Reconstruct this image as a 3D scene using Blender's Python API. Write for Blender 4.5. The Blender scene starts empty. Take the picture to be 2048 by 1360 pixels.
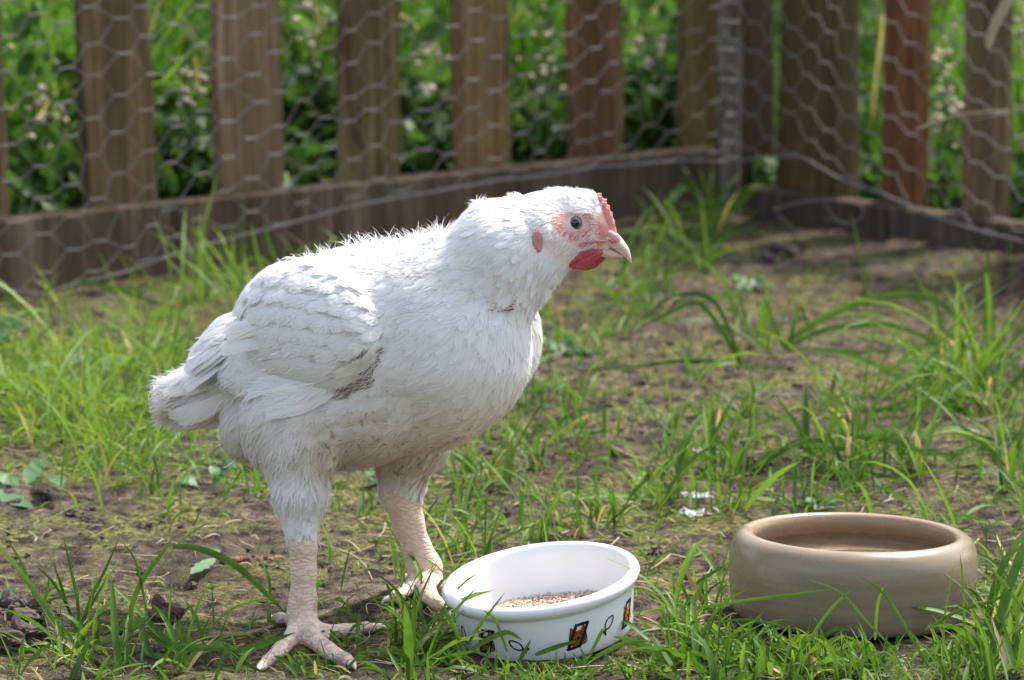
import bpy, math, random
import numpy as np
from mathutils import Vector, Matrix
from mathutils.bvhtree import BVHTree

# ------------------------------------------------------------------ camera, sky, sun
R = math.radians
FPX = 7778.0                                  # focal length in photo pixels (2048 wide)
PITCH = R(8.5); CAMZ = 0.77
sc = bpy.context.scene
cam_d = bpy.data.cameras.new('camera'); cam = bpy.data.objects.new('camera', cam_d)
sc.collection.objects.link(cam); sc.camera = cam
cam.location = (0, 0, CAMZ); cam.rotation_euler = (R(90) - PITCH, 0, 0)
cam_d.sensor_width = 36; cam_d.lens = 36 * FPX / 2048
cam_d.clip_start = 0.05; cam_d.clip_end = 300
cam_d.dof.use_dof = True; cam_d.dof.focus_distance = 3.38; cam_d.dof.aperture_fstop = 10.0
TO_SUN = Vector((0.36, 0.36, 0.86)).normalized()
sun_d = bpy.data.lights.new('sun', 'SUN'); sun = bpy.data.objects.new('sun', sun_d)
sc.collection.objects.link(sun)
sun_d.energy = 2.9; sun_d.angle = R(4.0); sun_d.color = (1.0, 0.96, 0.90)
sun.rotation_euler = TO_SUN.to_track_quat('Z', 'Y').to_euler()
w = bpy.data.worlds.new('World'); sc.world = w; w.use_nodes = True
nt = w.node_tree; bg = nt.nodes['Background']
sky = nt.nodes.new('ShaderNodeTexSky'); sky.sky_type = 'NISHITA'; sky.sun_disc = False
sky.sun_elevation = math.asin(TO_SUN.z); sky.sun_rotation = math.atan2(TO_SUN.x, TO_SUN.y)
sky.air_density = 1.2; sky.dust_density = 3.0
hs = nt.nodes.new('ShaderNodeHueSaturation'); hs.inputs['Saturation'].default_value = 0.68   # thin white cloud veil
nt.links.new(sky.outputs[0], hs.inputs['Color']); nt.links.new(hs.outputs[0], bg.inputs[0]); bg.inputs[1].default_value = 0.15
sc.view_settings.view_transform = 'Standard'; sc.view_settings.look = 'None'
sc.view_settings.gamma = 1.0; sc.view_settings.exposure = 1.12
sc.render.engine = 'CYCLES'

rng = np.random.default_rng(7)
C = sc.collection

# ------------------------------------------------------------------ helpers
FW = np.array([0, math.cos(PITCH), -math.sin(PITCH)])
UPV = np.array([0, math.sin(PITCH), math.cos(PITCH)])
def at(px, py, Y):
    d = np.array([(px - 1024) / FPX, 0, 0]) + UPV * ((680 - py) / FPX) + FW
    t = Y / d[1]
    return np.array([0, 0, CAMZ]) + d * t
def proj(P):
    P = np.asarray(P, float); q = P - np.array([0, 0, CAMZ])
    z = q @ FW
    return 1024 + q[..., 0] / z * FPX, 680 - (q @ UPV) / z * FPX
def ground_pt(px, py, z=0.0):
    d = np.array([(px - 1024) / FPX, 0, 0]) + UPV * ((680 - py) / FPX) + FW
    t = (z - CAMZ) / d[2]
    return np.array([0, 0, CAMZ]) + d * t

_lat = np.random.default_rng(99).random((256, 256))
def vn(x, y, s, seed=0):
    x = np.asarray(x) / s + seed * 17.31; y = np.asarray(y) / s + seed * 9.77
    xi = np.floor(x).astype(int); yi = np.floor(y).astype(int)
    fx = x - xi; fy = y - yi
    fx = fx * fx * (3 - 2 * fx); fy = fy * fy * (3 - 2 * fy)
    g = lambda a, b: _lat[a % 256, b % 256]
    return (g(xi, yi) * (1 - fx) + g(xi + 1, yi) * fx) * (1 - fy) + (g(xi, yi + 1) * (1 - fx) + g(xi + 1, yi + 1) * fx) * fy
def fbm(x, y, s, o=4, seed=0):
    r = 0; a = 1.0; t = 0
    for i in range(o):
        r = r + a * vn(x, y, s / 2 ** i, seed + i); t += a; a *= 0.5
    return r / t
BUMPS = []                                   # (x, y, radius, height)
def gz(x, y):
    x = np.asarray(x, float); y = np.asarray(y, float)
    h = (fbm(x, y, 0.55, 3, 3) - 0.5) * 0.028 + (fbm(x, y, 0.07, 3, 8) - 0.5) * 0.013
    h = h * np.clip((y - 2.6) * 3, 0.3, 1)
    # keep the floor level round the bird and the bowls
    for (bx, by, br, bh, flat) in BUMPS:
        g = np.exp(-((x - bx) ** 2 + (y - by) ** 2) / br ** 2)
        h = h * (1 - flat * g) + bh * g
    return h

def mesh_obj(name, V, F, mat=None, parent=None, smooth=True, attrs=None, mats=None, midx=None):
    V = np.asarray(V, np.float32); me = bpy.data.meshes.new(name)
    if isinstance(F, np.ndarray):
        n, k = F.shape
        me.vertices.add(len(V)); me.vertices.foreach_set('co', V.ravel())
        me.loops.add(n * k); me.loops.foreach_set('vertex_index', F.astype(np.int32).ravel())
        me.polygons.add(n); me.polygons.foreach_set('loop_start', np.arange(0, n * k, k, dtype=np.int32))
        me.update(calc_edges=True)
    else:
        me.from_pydata([tuple(map(float, v)) for v in V], [], [tuple(map(int, f)) for f in F]); me.update()
    me.polygons.foreach_set('use_smooth', [smooth] * len(me.polygons))
    for m in ([mat] if mat else []) + (mats or []): me.materials.append(m)
    if midx is not None: me.polygons.foreach_set('material_index', np.asarray(midx, np.int32))
    if attrs:
        for k, a in attrs.items():
            a = np.asarray(a, np.float32)
            if a.ndim == 1:
                at_ = me.attributes.new(k, 'FLOAT', 'POINT'); at_.data.foreach_set('value', a)
            else:
                at_ = me.attributes.new(k, 'FLOAT_COLOR', 'POINT'); at_.data.foreach_set('color', a.ravel())
    o = bpy.data.objects.new(name, me); C.objects.link(o)
    if parent is not None: o.parent = parent
    return o
def put(o, parent, loc=None):
    o.parent = parent; return o
def tag(o, label=None, cat=None, group=None, kind=None):
    if label: o['label'] = label
    if cat: o['category'] = cat
    if group: o['group'] = group
    if kind: o['kind'] = kind
    return o
def empty(name, loc, label, cat, group=None):
    o = bpy.data.objects.new(name, None); C.objects.link(o); o.location = tuple(map(float, loc))
    o.empty_display_size = 0.02
    return tag(o, label, cat, group)
def rebase(o, loc):
    """give a mesh in world coordinates an origin at loc"""
    v = Vector(tuple(map(float, loc))); o.data.transform(Matrix.Translation(-v)); 
    return o
def child(o, root):
    """parent mesh written in world coordinates to root Empty placed at its base"""
    rebase(o, root.location) if root.type == 'EMPTY' else rebase(o, root.location)
    o.parent = root; return o

class G:
    """collects geometry"""
    def __init__(s): s.V = []; s.F = []; s.n = 0; s.A = []
    def add(s, V, F, a=None):
        V = np.asarray(V, float); F = np.asarray(F, int)
        s.V.append(V); s.F.append(F + s.n); s.n += len(V)
        s.A.append(np.full(len(V), 0.0) if a is None else np.asarray(a, float) * np.ones(len(V)))
    def build(s, name, mat, parent=None, smooth=True, attr=None):
        V = np.concatenate(s.V); w_ = {f.shape[1] for f in s.F}
        F = np.concatenate(s.F) if len(w_) == 1 else [tuple(r) for f in s.F for r in f]
        at_ = {attr: np.concatenate(s.A)} if attr else None
        return mesh_obj(name, V, F, mat, parent, smooth, at_)

def tube(P, Rr, n=8, cap=True):
    P = np.asarray(P, float); m = len(P); Rr = np.ones(m) * Rr
    T = np.gradient(P, axis=0); T /= np.linalg.norm(T, axis=1)[:, None] + 1e-12
    ref = np.array([0.13, 0.31, 0.94]);
    if abs(T[0] @ ref) > .9: ref = np.array([0.95, 0.3, 0.05])
    V = []; A = np.cross(T[0], ref); A /= np.linalg.norm(A)
    ang = np.arange(n) / n * 2 * math.pi
    for i in range(m):
        A = A - T[i] * (A @ T[i]); A /= np.linalg.norm(A) + 1e-12; B = np.cross(T[i], A)
        V.append(P[i] + Rr[i] * (np.cos(ang)[:, None] * A + np.sin(ang)[:, None] * B))
    V = np.concatenate(V); F = []
    for i in range(m - 1):
        for j in range(n):
            F.append((i * n + j, i * n + (j + 1) % n, (i + 1) * n + (j + 1) % n, (i + 1) * n + j))
    if cap:
        V = np.concatenate([V, P[:1], P[-1:]]); a = m * n
        for j in range(0, n, 2):
            F.append((a, (j + 2) % n, j + 1, j)); F.append((a + 1, (m - 1) * n + j, (m - 1) * n + j + 1, (m - 1) * n + (j + 2) % n))
    return V, np.array(F)
def spline(pts, n):
    pts = np.asarray(pts, float); m = len(pts)
    Pp = np.vstack([2 * pts[0] - pts[1], pts, 2 * pts[-1] - pts[-2]])
    t = np.linspace(0, m - 1 - 1e-9, n); i = t.astype(int); f = (t - i)[:, None]
    a, b, c, d = Pp[i], Pp[i + 1], Pp[i + 2], Pp[i + 3]
    return 0.5 * (2 * b + (c - a) * f + (2 * a - 5 * b + 4 * c - d) * f ** 2 + (3 * b - a - 3 * c + d) * f ** 3)
def lathe(prof, n=96):
    prof = np.asarray(prof, float); m = len(prof); a = np.arange(n) / n * 2 * math.pi
    V = np.stack([prof[:, None, 0] * np.cos(a), prof[:, None, 0] * np.sin(a), np.repeat(prof[:, 1:2], n, 1)], -1).reshape(-1, 3)
    i, j = np.meshgrid(np.arange(m - 1), np.arange(n), indexing='ij'); j2 = (j + 1) % n
    F = np.stack([i * n + j, i * n + j2, (i + 1) * n + j2, (i + 1) * n + j], -1).reshape(-1, 4)
    return V, F

# ------------------------------------------------------------------ materials
class NT:
    def __init__(s, name):
        s.m = bpy.data.materials.new(name); s.m.use_nodes = True; s.t = s.m.node_tree
        s.b = s.t.nodes['Principled BSDF']; s.out = s.t.nodes['Material Output']
    def n(s, typ, **kw):
        x = s.t.nodes.new(typ)
        for k, v in kw.items(): setattr(x, k, v)
        return x
    def l(s, a, b): s.t.links.new(a, b)
    def coord(s, kind='Object', scale=(1, 1, 1)):
        c = s.n('ShaderNodeTexCoord'); m = s.n('ShaderNodeMapping'); m.inputs['Scale'].default_value = scale
        s.l(c.outputs[kind], m.inputs[0]); return m.outputs[0]
    def geo(s, scale=(1, 1, 1)):
        c = s.n('ShaderNodeNewGeometry'); m = s.n('ShaderNodeMapping'); m.inputs['Scale'].default_value = scale
        s.l(c.outputs['Position'], m.inputs[0]); return m.outputs[0]
    def noise(s, vec, scale, detail=4, rough=0.55, dist=0):
        x = s.n('ShaderNodeTexNoise'); s.l(vec, x.inputs['Vector']); x.inputs['Scale'].default_value = scale
        x.inputs['Detail'].default_value = detail; x.inputs['Roughness'].default_value = rough; x.inputs['Distortion'].default_value = dist
        return x.outputs['Fac']
    def ramp(s, fac, stops):
        x = s.n('ShaderNodeValToRGB'); s.l(fac, x.inputs[0]); e = x.color_ramp.elements
        e[0].position, e[0].color = stops[0][0], (*stops[0][1], 1); e[1].position, e[1].color = stops[-1][0], (*stops[-1][1], 1)
        for p, c in stops[1:-1]:
            q = e.new(p); q.color = (*c, 1)
        return x.outputs[0]
    def mix(s, fac, a, b, typ='MIX'):
        x = s.n('ShaderNodeMix', data_type='RGBA', blend_type=typ)
        for v, i in ((fac, 0), (a, 6), (b, 7)):
            if isinstance(v, (int, float)): x.inputs[i].default_value = v
            elif isinstance(v, tuple): x.inputs[i].default_value = (*v, 1)
            else: s.l(v, x.inputs[i])
        return x.outputs[2]
    def math(s, op, a, b=None, c=None, clamp=False):
        x = s.n('ShaderNodeMath', operation=op); x.use_clamp = clamp
        for v, i in ((a, 0), (b, 1), (c, 2)):
            if v is None: continue
            if isinstance(v, (int, float)): x.inputs[i].default_value = v
            else: s.l(v, x.inputs[i])
        return x.outputs[0]
    def attr(s, name, out='Fac'):
        x = s.n('ShaderNodeAttribute'); x.attribute_name = name; return x.outputs[out]
    def bump(s, h, strength=0.5, dist=0.002):
        x = s.n('ShaderNodeBump'); x.inputs['Strength'].default_value = strength; x.inputs['Distance'].default_value = dist
        s.l(h, x.inputs['Height']); s.l(x.outputs[0], s.b.inputs['Normal']); return x
    def col(s, c):
        if isinstance(c, tuple): s.b.inputs['Base Color'].default_value = (*c, 1)
        else: s.l(c, s.b.inputs['Base Color'])
    def set(s, **kw):
        for k, v in kw.items(): s.b.inputs[k.replace('_', ' ')].default_value = v
        return s
    def translucent(s, col, fac=0.35):
        tr = s.n('ShaderNodeBsdfTranslucent'); mx = s.n('ShaderNodeMixShader'); mx.inputs[0].default_value = fac
        s.l(col, tr.inputs[0]) if not isinstance(col, tuple) else setattr(tr.inputs[0], 'default_value', (*col, 1))
        s.l(s.b.outputs[0], mx.inputs[1]); s.l(tr.outputs[0], mx.inputs[2]); s.l(mx.outputs[0], s.out.inputs[0])

def m_soil():
    m = NT('soil_and_moss'); g = m.geo()
    n1 = m.noise(g, 34, 6, 0.62); n2 = m.noise(g, 150, 5, 0.65); n3 = m.noise(g, 5.5, 5, 0.6, 0.4); n4 = m.noise(g, 420, 3, 0.6)
    soil = m.ramp(n1, [(0.38, (0.020, 0.015, 0.012)), (0.5, (0.078, 0.060, 0.044)), (0.66, (0.20, 0.16, 0.12))])
    moss = m.ramp(n2, [(0.40, (0.030, 0.028, 0.013)), (0.51, (0.112, 0.107, 0.036)), (0.66, (0.26, 0.25, 0.080))])
    k = m.math('ADD', n3, m.math('MULTIPLY', m.math('SUBTRACT', n1, 0.5), 0.9))
    fac = m.ramp(k, [(0.44, (0, 0, 0)), (0.60, (1, 1, 1))])
    far = m.attr('lush')
    c = m.mix(fac, soil, moss)
    c = m.mix(m.ramp(n4, [(0.56, (0, 0, 0)), (0.68, (0.5, 0.5, 0.5))]), c, (0.33, 0.28, 0.22))
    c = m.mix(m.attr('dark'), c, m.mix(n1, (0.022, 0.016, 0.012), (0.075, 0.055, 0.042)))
    c = m.mix(far, c, m.ramp(n3, [(0.35, (0.03, 0.045, 0.015)), (0.5, (0.07, 0.10, 0.03)), (0.7, (0.30, 0.30, 0.17))]))
    m.col(c); m.set(Roughness=0.95); m.b.inputs['Specular IOR Level'].default_value = 0.08
    h = m.math('ADD', m.math('MULTIPLY', n1, 1.0), m.math('MULTIPLY', n2, 0.6)); h = m.math('ADD', h, m.math('MULTIPLY', n4, 0.25))
    m.bump(h, 1.0, 0.009); return m.m
def m_wood(name, a, b, c, tint=0.0):
    m = NT(name); v = m.coord('Object', (1, 1, 0.07)); v2 = m.coord('Object', (1, 1, 1))
    oi = m.n('ShaderNodeObjectInfo'); 
    off = m.n('ShaderNodeVectorMath', operation='ADD'); m.l(v, off.inputs[0])
    cmb = m.n('ShaderNodeCombineXYZ'); m.l(m.math('MULTIPLY', oi.outputs['Random'], 37.0), cmb.inputs[0]); m.l(m.math('MULTIPLY', oi.outputs['Random'], 11.0), cmb.inputs[2]); m.l(cmb.outputs[0], off.inputs[1])
    n1 = m.noise(off.outputs[0], 60, 5, 0.6, 0.3); n2 = m.noise(off.outputs[0], 12, 3, 0.5, 0.8); n3 = m.noise(v2, 9, 4, 0.6)
    k = m.math('ADD', m.math('MULTIPLY', n1, 0.55), m.math('MULTIPLY', n2, 0.45))
    col = m.ramp(k, [(0.32, a), (0.5, b), (0.68, c)])
    col = m.mix(m.ramp(n3, [(0.45, (0, 0, 0)), (0.75, (0.5, 0.5, 0.5))]), col, (0.07, 0.075, 0.035))
    col = m.mix(m.math('MULTIPLY', oi.outputs['Random'], 0.35), col, (0.15, 0.095, 0.055))
    kn = m.noise(off.outputs[0], 26, 2, 0.5, 2.5); col = m.mix(m.ramp(kn, [(0.60, (0, 0, 0)), (0.70, (0.75, 0.75, 0.75))]), col, (0.035, 0.024, 0.016))
    col = m.mix(1.0, col, oi.outputs['Color'], 'MULTIPLY')
    m.col(col); m.set(Roughness=0.9); m.b.inputs['Specular IOR Level'].default_value = 0.08; m.bump(k, 0.7, 0.004); return m.m
def m_leaf(name, a, b, c, tr=0.4, rough=0.45, dry=(0.42, 0.34, 0.17)):
    """attr var: 0..1 hue/brightness of a blade, above 1 = dry straw"""
    m = NT(name); v = m.attr('var'); g = m.geo()
    col = m.ramp(v, [(0.0, a), (0.5, b), (1.0, c)])
    n = m.noise(g, 60, 3, 0.6)
    col = m.mix(m.ramp(n, [(0.35, (0, 0, 0)), (0.75, (0.35, 0.35, 0.35))]), col, c)
    col = m.mix(m.math('GREATER_THAN', v, 1.5), col, dry)
    m.col(col); m.set(Roughness=rough); m.b.inputs['Specular IOR Level'].default_value = 0.22
    br = m.mix(1.0, col, (1.3, 1.25, 0.8), 'MULTIPLY')
    m.translucent(br, tr); return m.m
def m_feather(name, dirt=True, tr=0.25):
    m = NT(name); g = m.geo(); st = m.attr('stain')
    n1 = m.noise(g, 55, 4, 0.6); n2 = m.noise(g, 160, 3, 0.6, 0.5)
    base = m.mix(m.ramp(n1, [(0.4, (0, 0, 0)), (0.75, (0.25, 0.25, 0.25))]), (0.93, 0.925, 0.915), (0.86, 0.83, 0.78))
    cream = m.mix(m.math('MULTIPLY', st, 0.95, clamp=True), base, (0.62, 0.53, 0.39))
    spot = m.ramp(m.math('ADD', n2, m.math('MULTIPLY', m.math('SUBTRACT', st, 1.0), 0.22)), [(0.555, (0, 0, 0)), (0.67, (0.8, 0.8, 0.8))])
    spot = m.math('MULTIPLY', spot, m.math('GREATER_THAN', st, 0.05))
    c = m.mix(spot, cream, (0.30, 0.20, 0.10))
    m.col(c); m.set(Roughness=0.75); m.b.inputs['Specular IOR Level'].default_value = 0.2
    m.b.inputs['Sheen Weight'].default_value = 0.15
    m.translucent(c, tr); return m.m
def m_skin():
    """zone colour: r = leg scales, g = face, b = dark raw skin, else white feather base"""
    m = NT('chicken_skin'); z = m.n('ShaderNodeAttribute'); z.attribute_name = 'zone'
    sp = m.n('ShaderNodeSeparateColor'); m.l(z.outputs['Color'], sp.inputs[0])
    g = m.geo(); red = m.attr('redness')
    v = m.n('ShaderNodeTexVoronoi', feature='DISTANCE_TO_EDGE'); mp = m.n('ShaderNodeMapping'); mp.inputs['Scale'].default_value = (85, 85, 250)
    m.l(g, mp.inputs[0]); m.l(mp.outputs[0], v.inputs['Vector']); v.inputs['Scale'].default_value = 1.0
    nz = m.noise(g, 90, 4, 0.6); nf = m.noise(g, 400, 3, 0.6)
    leg = m.ramp(v.outputs['Distance'], [(0.0, (0.66, 0.47, 0.30)), (0.10, (0.76, 0.59, 0.46)), (0.5, (0.82, 0.68, 0.57))])
    leg = m.mix(m.ramp(nz, [(0.4, (0, 0, 0)), (0.7, (0.6, 0.6, 0.6))]), leg, (0.72, 0.45, 0.40))
    zz = m.n('ShaderNodeSeparateXYZ'); m.l(g, zz.inputs[0]); low = m.math('SUBTRACT', 1.0, m.math('MULTIPLY', zz.outputs[2], 22.0), clamp=True)   # mud on the toes
    leg = m.mix(m.math('MULTIPLY', m.ramp(m.noise(g, 70, 5, 0.7), [(0.45, (0, 0, 0)), (0.62, (0.75, 0.75, 0.75))]), low), leg, (0.20, 0.145, 0.10))
    face = m.mix(red, m.mix(nf, (0.68, 0.46, 0.42), (0.80, 0.66, 0.61)), m.mix(nf, (0.52, 0.12, 0.115), (0.64, 0.26, 0.23)))
    c = m.mix(sp.outputs[0], (0.80, 0.72, 0.68), leg); c = m.mix(sp.outputs[1], c, face)
    c = m.mix(sp.outputs[2], c, m.mix(nz, (0.15, 0.105, 0.105), (0.33, 0.245, 0.24)))
    m.col(c); m.set(Roughness=0.5); m.b.inputs['Subsurface Weight'].default_value = 0.15
    m.b.inputs['Subsurface Radius'].default_value = (0.006, 0.002, 0.001); m.b.inputs['Subsurface Scale'].default_value = 1.0
    hh = m.math('MULTIPLY', m.ramp(v.outputs['Distance'], [(0, (0, 0, 0)), (0.2, (1, 1, 1))]), sp.outputs[0])
    hh = m.math('ADD', hh, m.math('MULTIPLY', nf, 0.4)); m.bump(hh, 0.45, 0.0010); return m.m
def m_plain(name, col, rough=0.5, bump=0.0, scale=200, var=None, sss=0, metallic=0, spec=0.5):
    m = NT(name); g = m.coord('Object')
    n = m.noise(g, scale, 4, 0.6)
    m.col(m.mix(n, col, var) if var else col); m.set(Roughness=rough, Metallic=metallic); m.b.inputs['Specular IOR Level'].default_value = spec
    if sss:
        m.b.inputs['Subsurface Weight'].default_value = sss; m.b.inputs['Subsurface Radius'].default_value = (0.005, 0.0015, 0.001); m.b.inputs['Subsurface Scale'].default_value = 1
    if bump: m.bump(n, bump, 0.001)
    return m.m

M = {}
M['soil'] = m_soil()
M['rail'] = m_wood('weathered_board', (0.042, 0.031, 0.023), (0.105, 0.080, 0.057), (0.25, 0.19, 0.13))
M['picket'] = m_wood('picket_wood', (0.055, 0.041, 0.027), (0.155, 0.115, 0.070), (0.34, 0.255, 0.155))
M['post'] = m_wood('post_wood', (0.022, 0.018, 0.013), (0.050, 0.040, 0.028), (0.10, 0.08, 0.055))
M['batten'] = m_wood('grey_batten', (0.13, 0.11, 0.09), (0.22, 0.19, 0.16), (0.34, 0.30, 0.26))
M['grass'] = m_leaf('grass_blade', (0.022, 0.075, 0.010), (0.078, 0.175, 0.020), (0.205, 0.315, 0.052))
M['backgrass'] = m_leaf('tall_grass', (0.015, 0.065, 0.006), (0.050, 0.155, 0.012), (0.22, 0.38, 0.06), 0.45)
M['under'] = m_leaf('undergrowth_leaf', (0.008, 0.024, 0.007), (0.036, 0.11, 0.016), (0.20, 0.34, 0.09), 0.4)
M['weed'] = m_leaf('broad_leaf', (0.04, 0.10, 0.04), (0.075, 0.17, 0.065), (0.13, 0.24, 0.10), 0.22)
M['feather'] = m_feather('white_feather')
M['skin'] = m_skin()
M['comb'] = m_plain('comb_flesh', (0.56, 0.14, 0.14), 0.55, 0.9, 200, (0.78, 0.42, 0.39), 0.2)
M['wattle'] = m_plain('wattle_flesh', (0.34, 0.030, 0.042), 0.55, 0.9, 130, (0.50, 0.09, 0.10), 0.2)
M['lobe'] = m_plain('ear_flesh', (0.46, 0.13, 0.16), 0.5, 0.8, 160, (0.66, 0.33, 0.36), 0.2)
M['beak'] = m_plain('beak_horn', (0.60, 0.41, 0.34), 0.42, 0.3, 90, (0.72, 0.56, 0.48), 0.15)
M['cere'] = m_plain('pink_cere', (0.60, 0.24, 0.23), 0.5, 0.6, 120, (0.74, 0.46, 0.42), 0.1)
M['pupil'] = m_plain('pupil_black', (0.004, 0.004, 0.005), 0.06, spec=0.7)
M['iris'] = m_plain('iris_grey', (0.075, 0.080, 0.088), 0.10, 0, 900, (0.15, 0.155, 0.165), spec=0.7)
M['nail'] = m_plain('claw_horn', (0.66, 0.53, 0.45), 0.45, 0.3, 200, (0.76, 0.68, 0.61))
M['wire'] = m_plain('galvanised_wire', (0.14, 0.128, 0.115), 0.7, 0, 30, (0.32, 0.29, 0.26), spec=.3)
M['white_glaze'] = m_plain('white_glaze', (0.80, 0.80, 0.80), 0.10, 0, 40, (0.84, 0.84, 0.845))
M['black_ink'] = m_plain('black_print', (0.012, 0.012, 0.012), 0.25)
M['orange_ink'] = m_plain('orange_print', (0.75, 0.24, 0.03), 0.25)
M['brown_ink'] = m_plain('brown_print', (0.27, 0.065, 0.022), 0.25)
M['olive_ink'] = m_plain('olive_print', (0.27, 0.17, 0.055), 0.25)
M['grain'] = m_plain('crushed_grain', (0.50, 0.34, 0.24), 0.8, 0.3, 120, (0.78, 0.62, 0.48))
M['twig'] = m_plain('dry_twig', (0.16, 0.095, 0.06), 0.8, 0.6, 150, (0.34, 0.23, 0.15))
M['clod'] = m_plain('soil_crumb', (0.050, 0.038, 0.029), 0.95, 0.9, 180, (0.16, 0.125, 0.095))
M['dung'] = m_plain('brown_dropping', (0.055, 0.025, 0.017), 0.6, 0.9, 260, (0.13, 0.07, 0.045))
M['catkin'] = m_plain('red_brown_catkin', (0.16, 0.05, 0.035), 0.8, 0.9, 300, (0.27, 0.11, 0.07))
M['straw'] = m_plain('dry_straw', (0.28, 0.21, 0.12), 0.8, 0.2, 60, (0.50, 0.41, 0.26))
M['petal'] = m_plain('cream_petal', (0.42, 0.37, 0.20), 0.7, 0, 60, (0.62, 0.52, 0.38))
def m_stone():
    m = NT('stoneware_glaze'); g = m.coord('Object', (1, 1, 8)); g1 = m.coord('Object')
    n = m.noise(g, 22, 5, 0.55); n2 = m.noise(g1, 600, 2, 0.6); n3 = m.noise(g1, 25, 4, 0.6)
    c = m.ramp(n, [(0.3, (0.215, 0.165, 0.108)), (0.7, (0.285, 0.225, 0.15))])
    z = m.n('ShaderNodeSeparateXYZ'); m.l(g1, z.inputs[0])
    rr = m.math('SQRT', m.math('ADD', m.math('POWER', z.outputs[0], 2.0), m.math('POWER', z.outputs[1], 2.0)))
    ins = m.ramp(m.math('MULTIPLY', rr, 10), [(0.93, (1, 1, 1)), (0.99, (0, 0, 0))])
    c = m.mix(m.math('MULTIPLY', ins, 0.7), c, (0.33, 0.215, 0.12))
    c = m.mix(m.ramp(n2, [(0.6, (0, 0, 0)), (0.75, (0.35, 0.35, 0.35))]), c, (0.16, 0.11, 0.07))
    m.col(c); m.l(m.ramp(n3, [(0.35, (0.16, 0.16, 0.16)), (0.7, (0.42, 0.42, 0.42))]), m.b.inputs['Roughness'])
    m.bump(m.math('ADD', n3, m.math('MULTIPLY', n, 0.3)), 0.25, 0.0012); return m.m
M['stone'] = m_stone()

# ------------------------------------------------------------------ ground
NEARFOOT = ground_pt(602, 1262, -0.004); FARFOOT = ground_pt(846, 1172, 0.014)
WB = ground_pt(1096, 1276, 0.004); SB = ground_pt(1703, 1230, 0.0)
BUMPS += [(NEARFOOT[0], NEARFOOT[1], 0.10, -0.004, 1), (FARFOOT[0], FARFOOT[1], 0.07, 0.014, 1),
          (WB[0], WB[1] + 0.03, 0.11, 0.003, 1), (SB[0], SB[1], 0.15, 0.0, 1)]
p = ground_pt(20, 1265); BUMPS.append((p[0], p[1], 0.05, 0.016, 0.2))
p = ground_pt(2050, 600); BUMPS.append((p[0] + .07, p[1], 0.11, 0.075, 0.2))
p = ground_pt(1600, 925); BUMPS.append((p[0], p[1], 0.06, 0.012, 0.2))
def axis(lo, hi, step, far):
    a = list(np.arange(lo, hi, step)); s = step; x = lo; L = []
    while x > -far: s *= 1.35; x -= s; L.append(x)
    s = step; x = a[-1]; Rr = []
    while x < far: s *= 1.35; x += s; Rr.append(x)
    return np.array(L[::-1] + a + Rr)
xs = axis(-0.95, 1.0, 0.0045, 60); ys = axis(2.75, 6.6, 0.0065, 60)
X, Yg = np.meshgrid(xs, ys, indexing='ij'); Z = gz(X, Yg)
Z += (fbm(X, Yg, 0.02, 2, 21) - 0.5) * 0.0085 * (np.abs(X) < 1.1) * (Yg < 7) * (Yg > 2)
nx, ny = X.shape
i, j = np.meshgrid(np.arange(nx - 1), np.arange(ny - 1), indexing='ij')
Fq = np.stack([i * ny + j, (i + 1) * ny + j, (i + 1) * ny + j + 1, i * ny + j + 1], -1).reshape(-1, 4)
V = np.stack([X, Yg, Z], -1).reshape(-1, 3)
gpx, gpy = proj(V)
FC = ground_pt(1450, 428)[:2]; FL = ground_pt(-80, 612)[:2]; FR = ground_pt(2060, 520)[:2]   # fence corner and ends
dL = (FC - FL) / np.linalg.norm(FC - FL); dRt = np.array([dL[1], -dL[0]]); _c, _s = math.cos(R(-8)), math.sin(R(-8)); dRt = np.array([dRt[0] * _c - dRt[1] * _s, dRt[0] * _s + dRt[1] * _c])
nL = np.array([-dL[1], dL[0]])                 # points outward (behind the left fence)
behind = np.maximum((V[:, :2] - FC) @ nL, (V[:, :2] - FC) @ dL)
lush = np.clip((behind - 0.15) * 4, 0, 1)
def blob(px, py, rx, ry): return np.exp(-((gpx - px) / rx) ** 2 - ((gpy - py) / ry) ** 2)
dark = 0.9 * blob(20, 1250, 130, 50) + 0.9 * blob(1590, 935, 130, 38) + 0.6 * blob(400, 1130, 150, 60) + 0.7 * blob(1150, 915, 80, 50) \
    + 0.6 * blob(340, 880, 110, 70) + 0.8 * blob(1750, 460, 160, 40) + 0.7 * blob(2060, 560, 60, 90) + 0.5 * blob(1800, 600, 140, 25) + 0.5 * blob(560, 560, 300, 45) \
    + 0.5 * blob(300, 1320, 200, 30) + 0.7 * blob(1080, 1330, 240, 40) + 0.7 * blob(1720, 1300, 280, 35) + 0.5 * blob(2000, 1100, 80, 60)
dark = np.clip(dark * (0.5 + 1.0 * fbm(V[:, 0], V[:, 1], 0.05, 3, 5)), 0, 1) * (lush == 0)  # dark soil patches, and the bird's cast shadow painted left of its near leg
ground = mesh_obj('ground', V, Fq, M['soil'], attrs={'lush': lush, 'dark': dark}); tag(ground, kind='structure')

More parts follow.
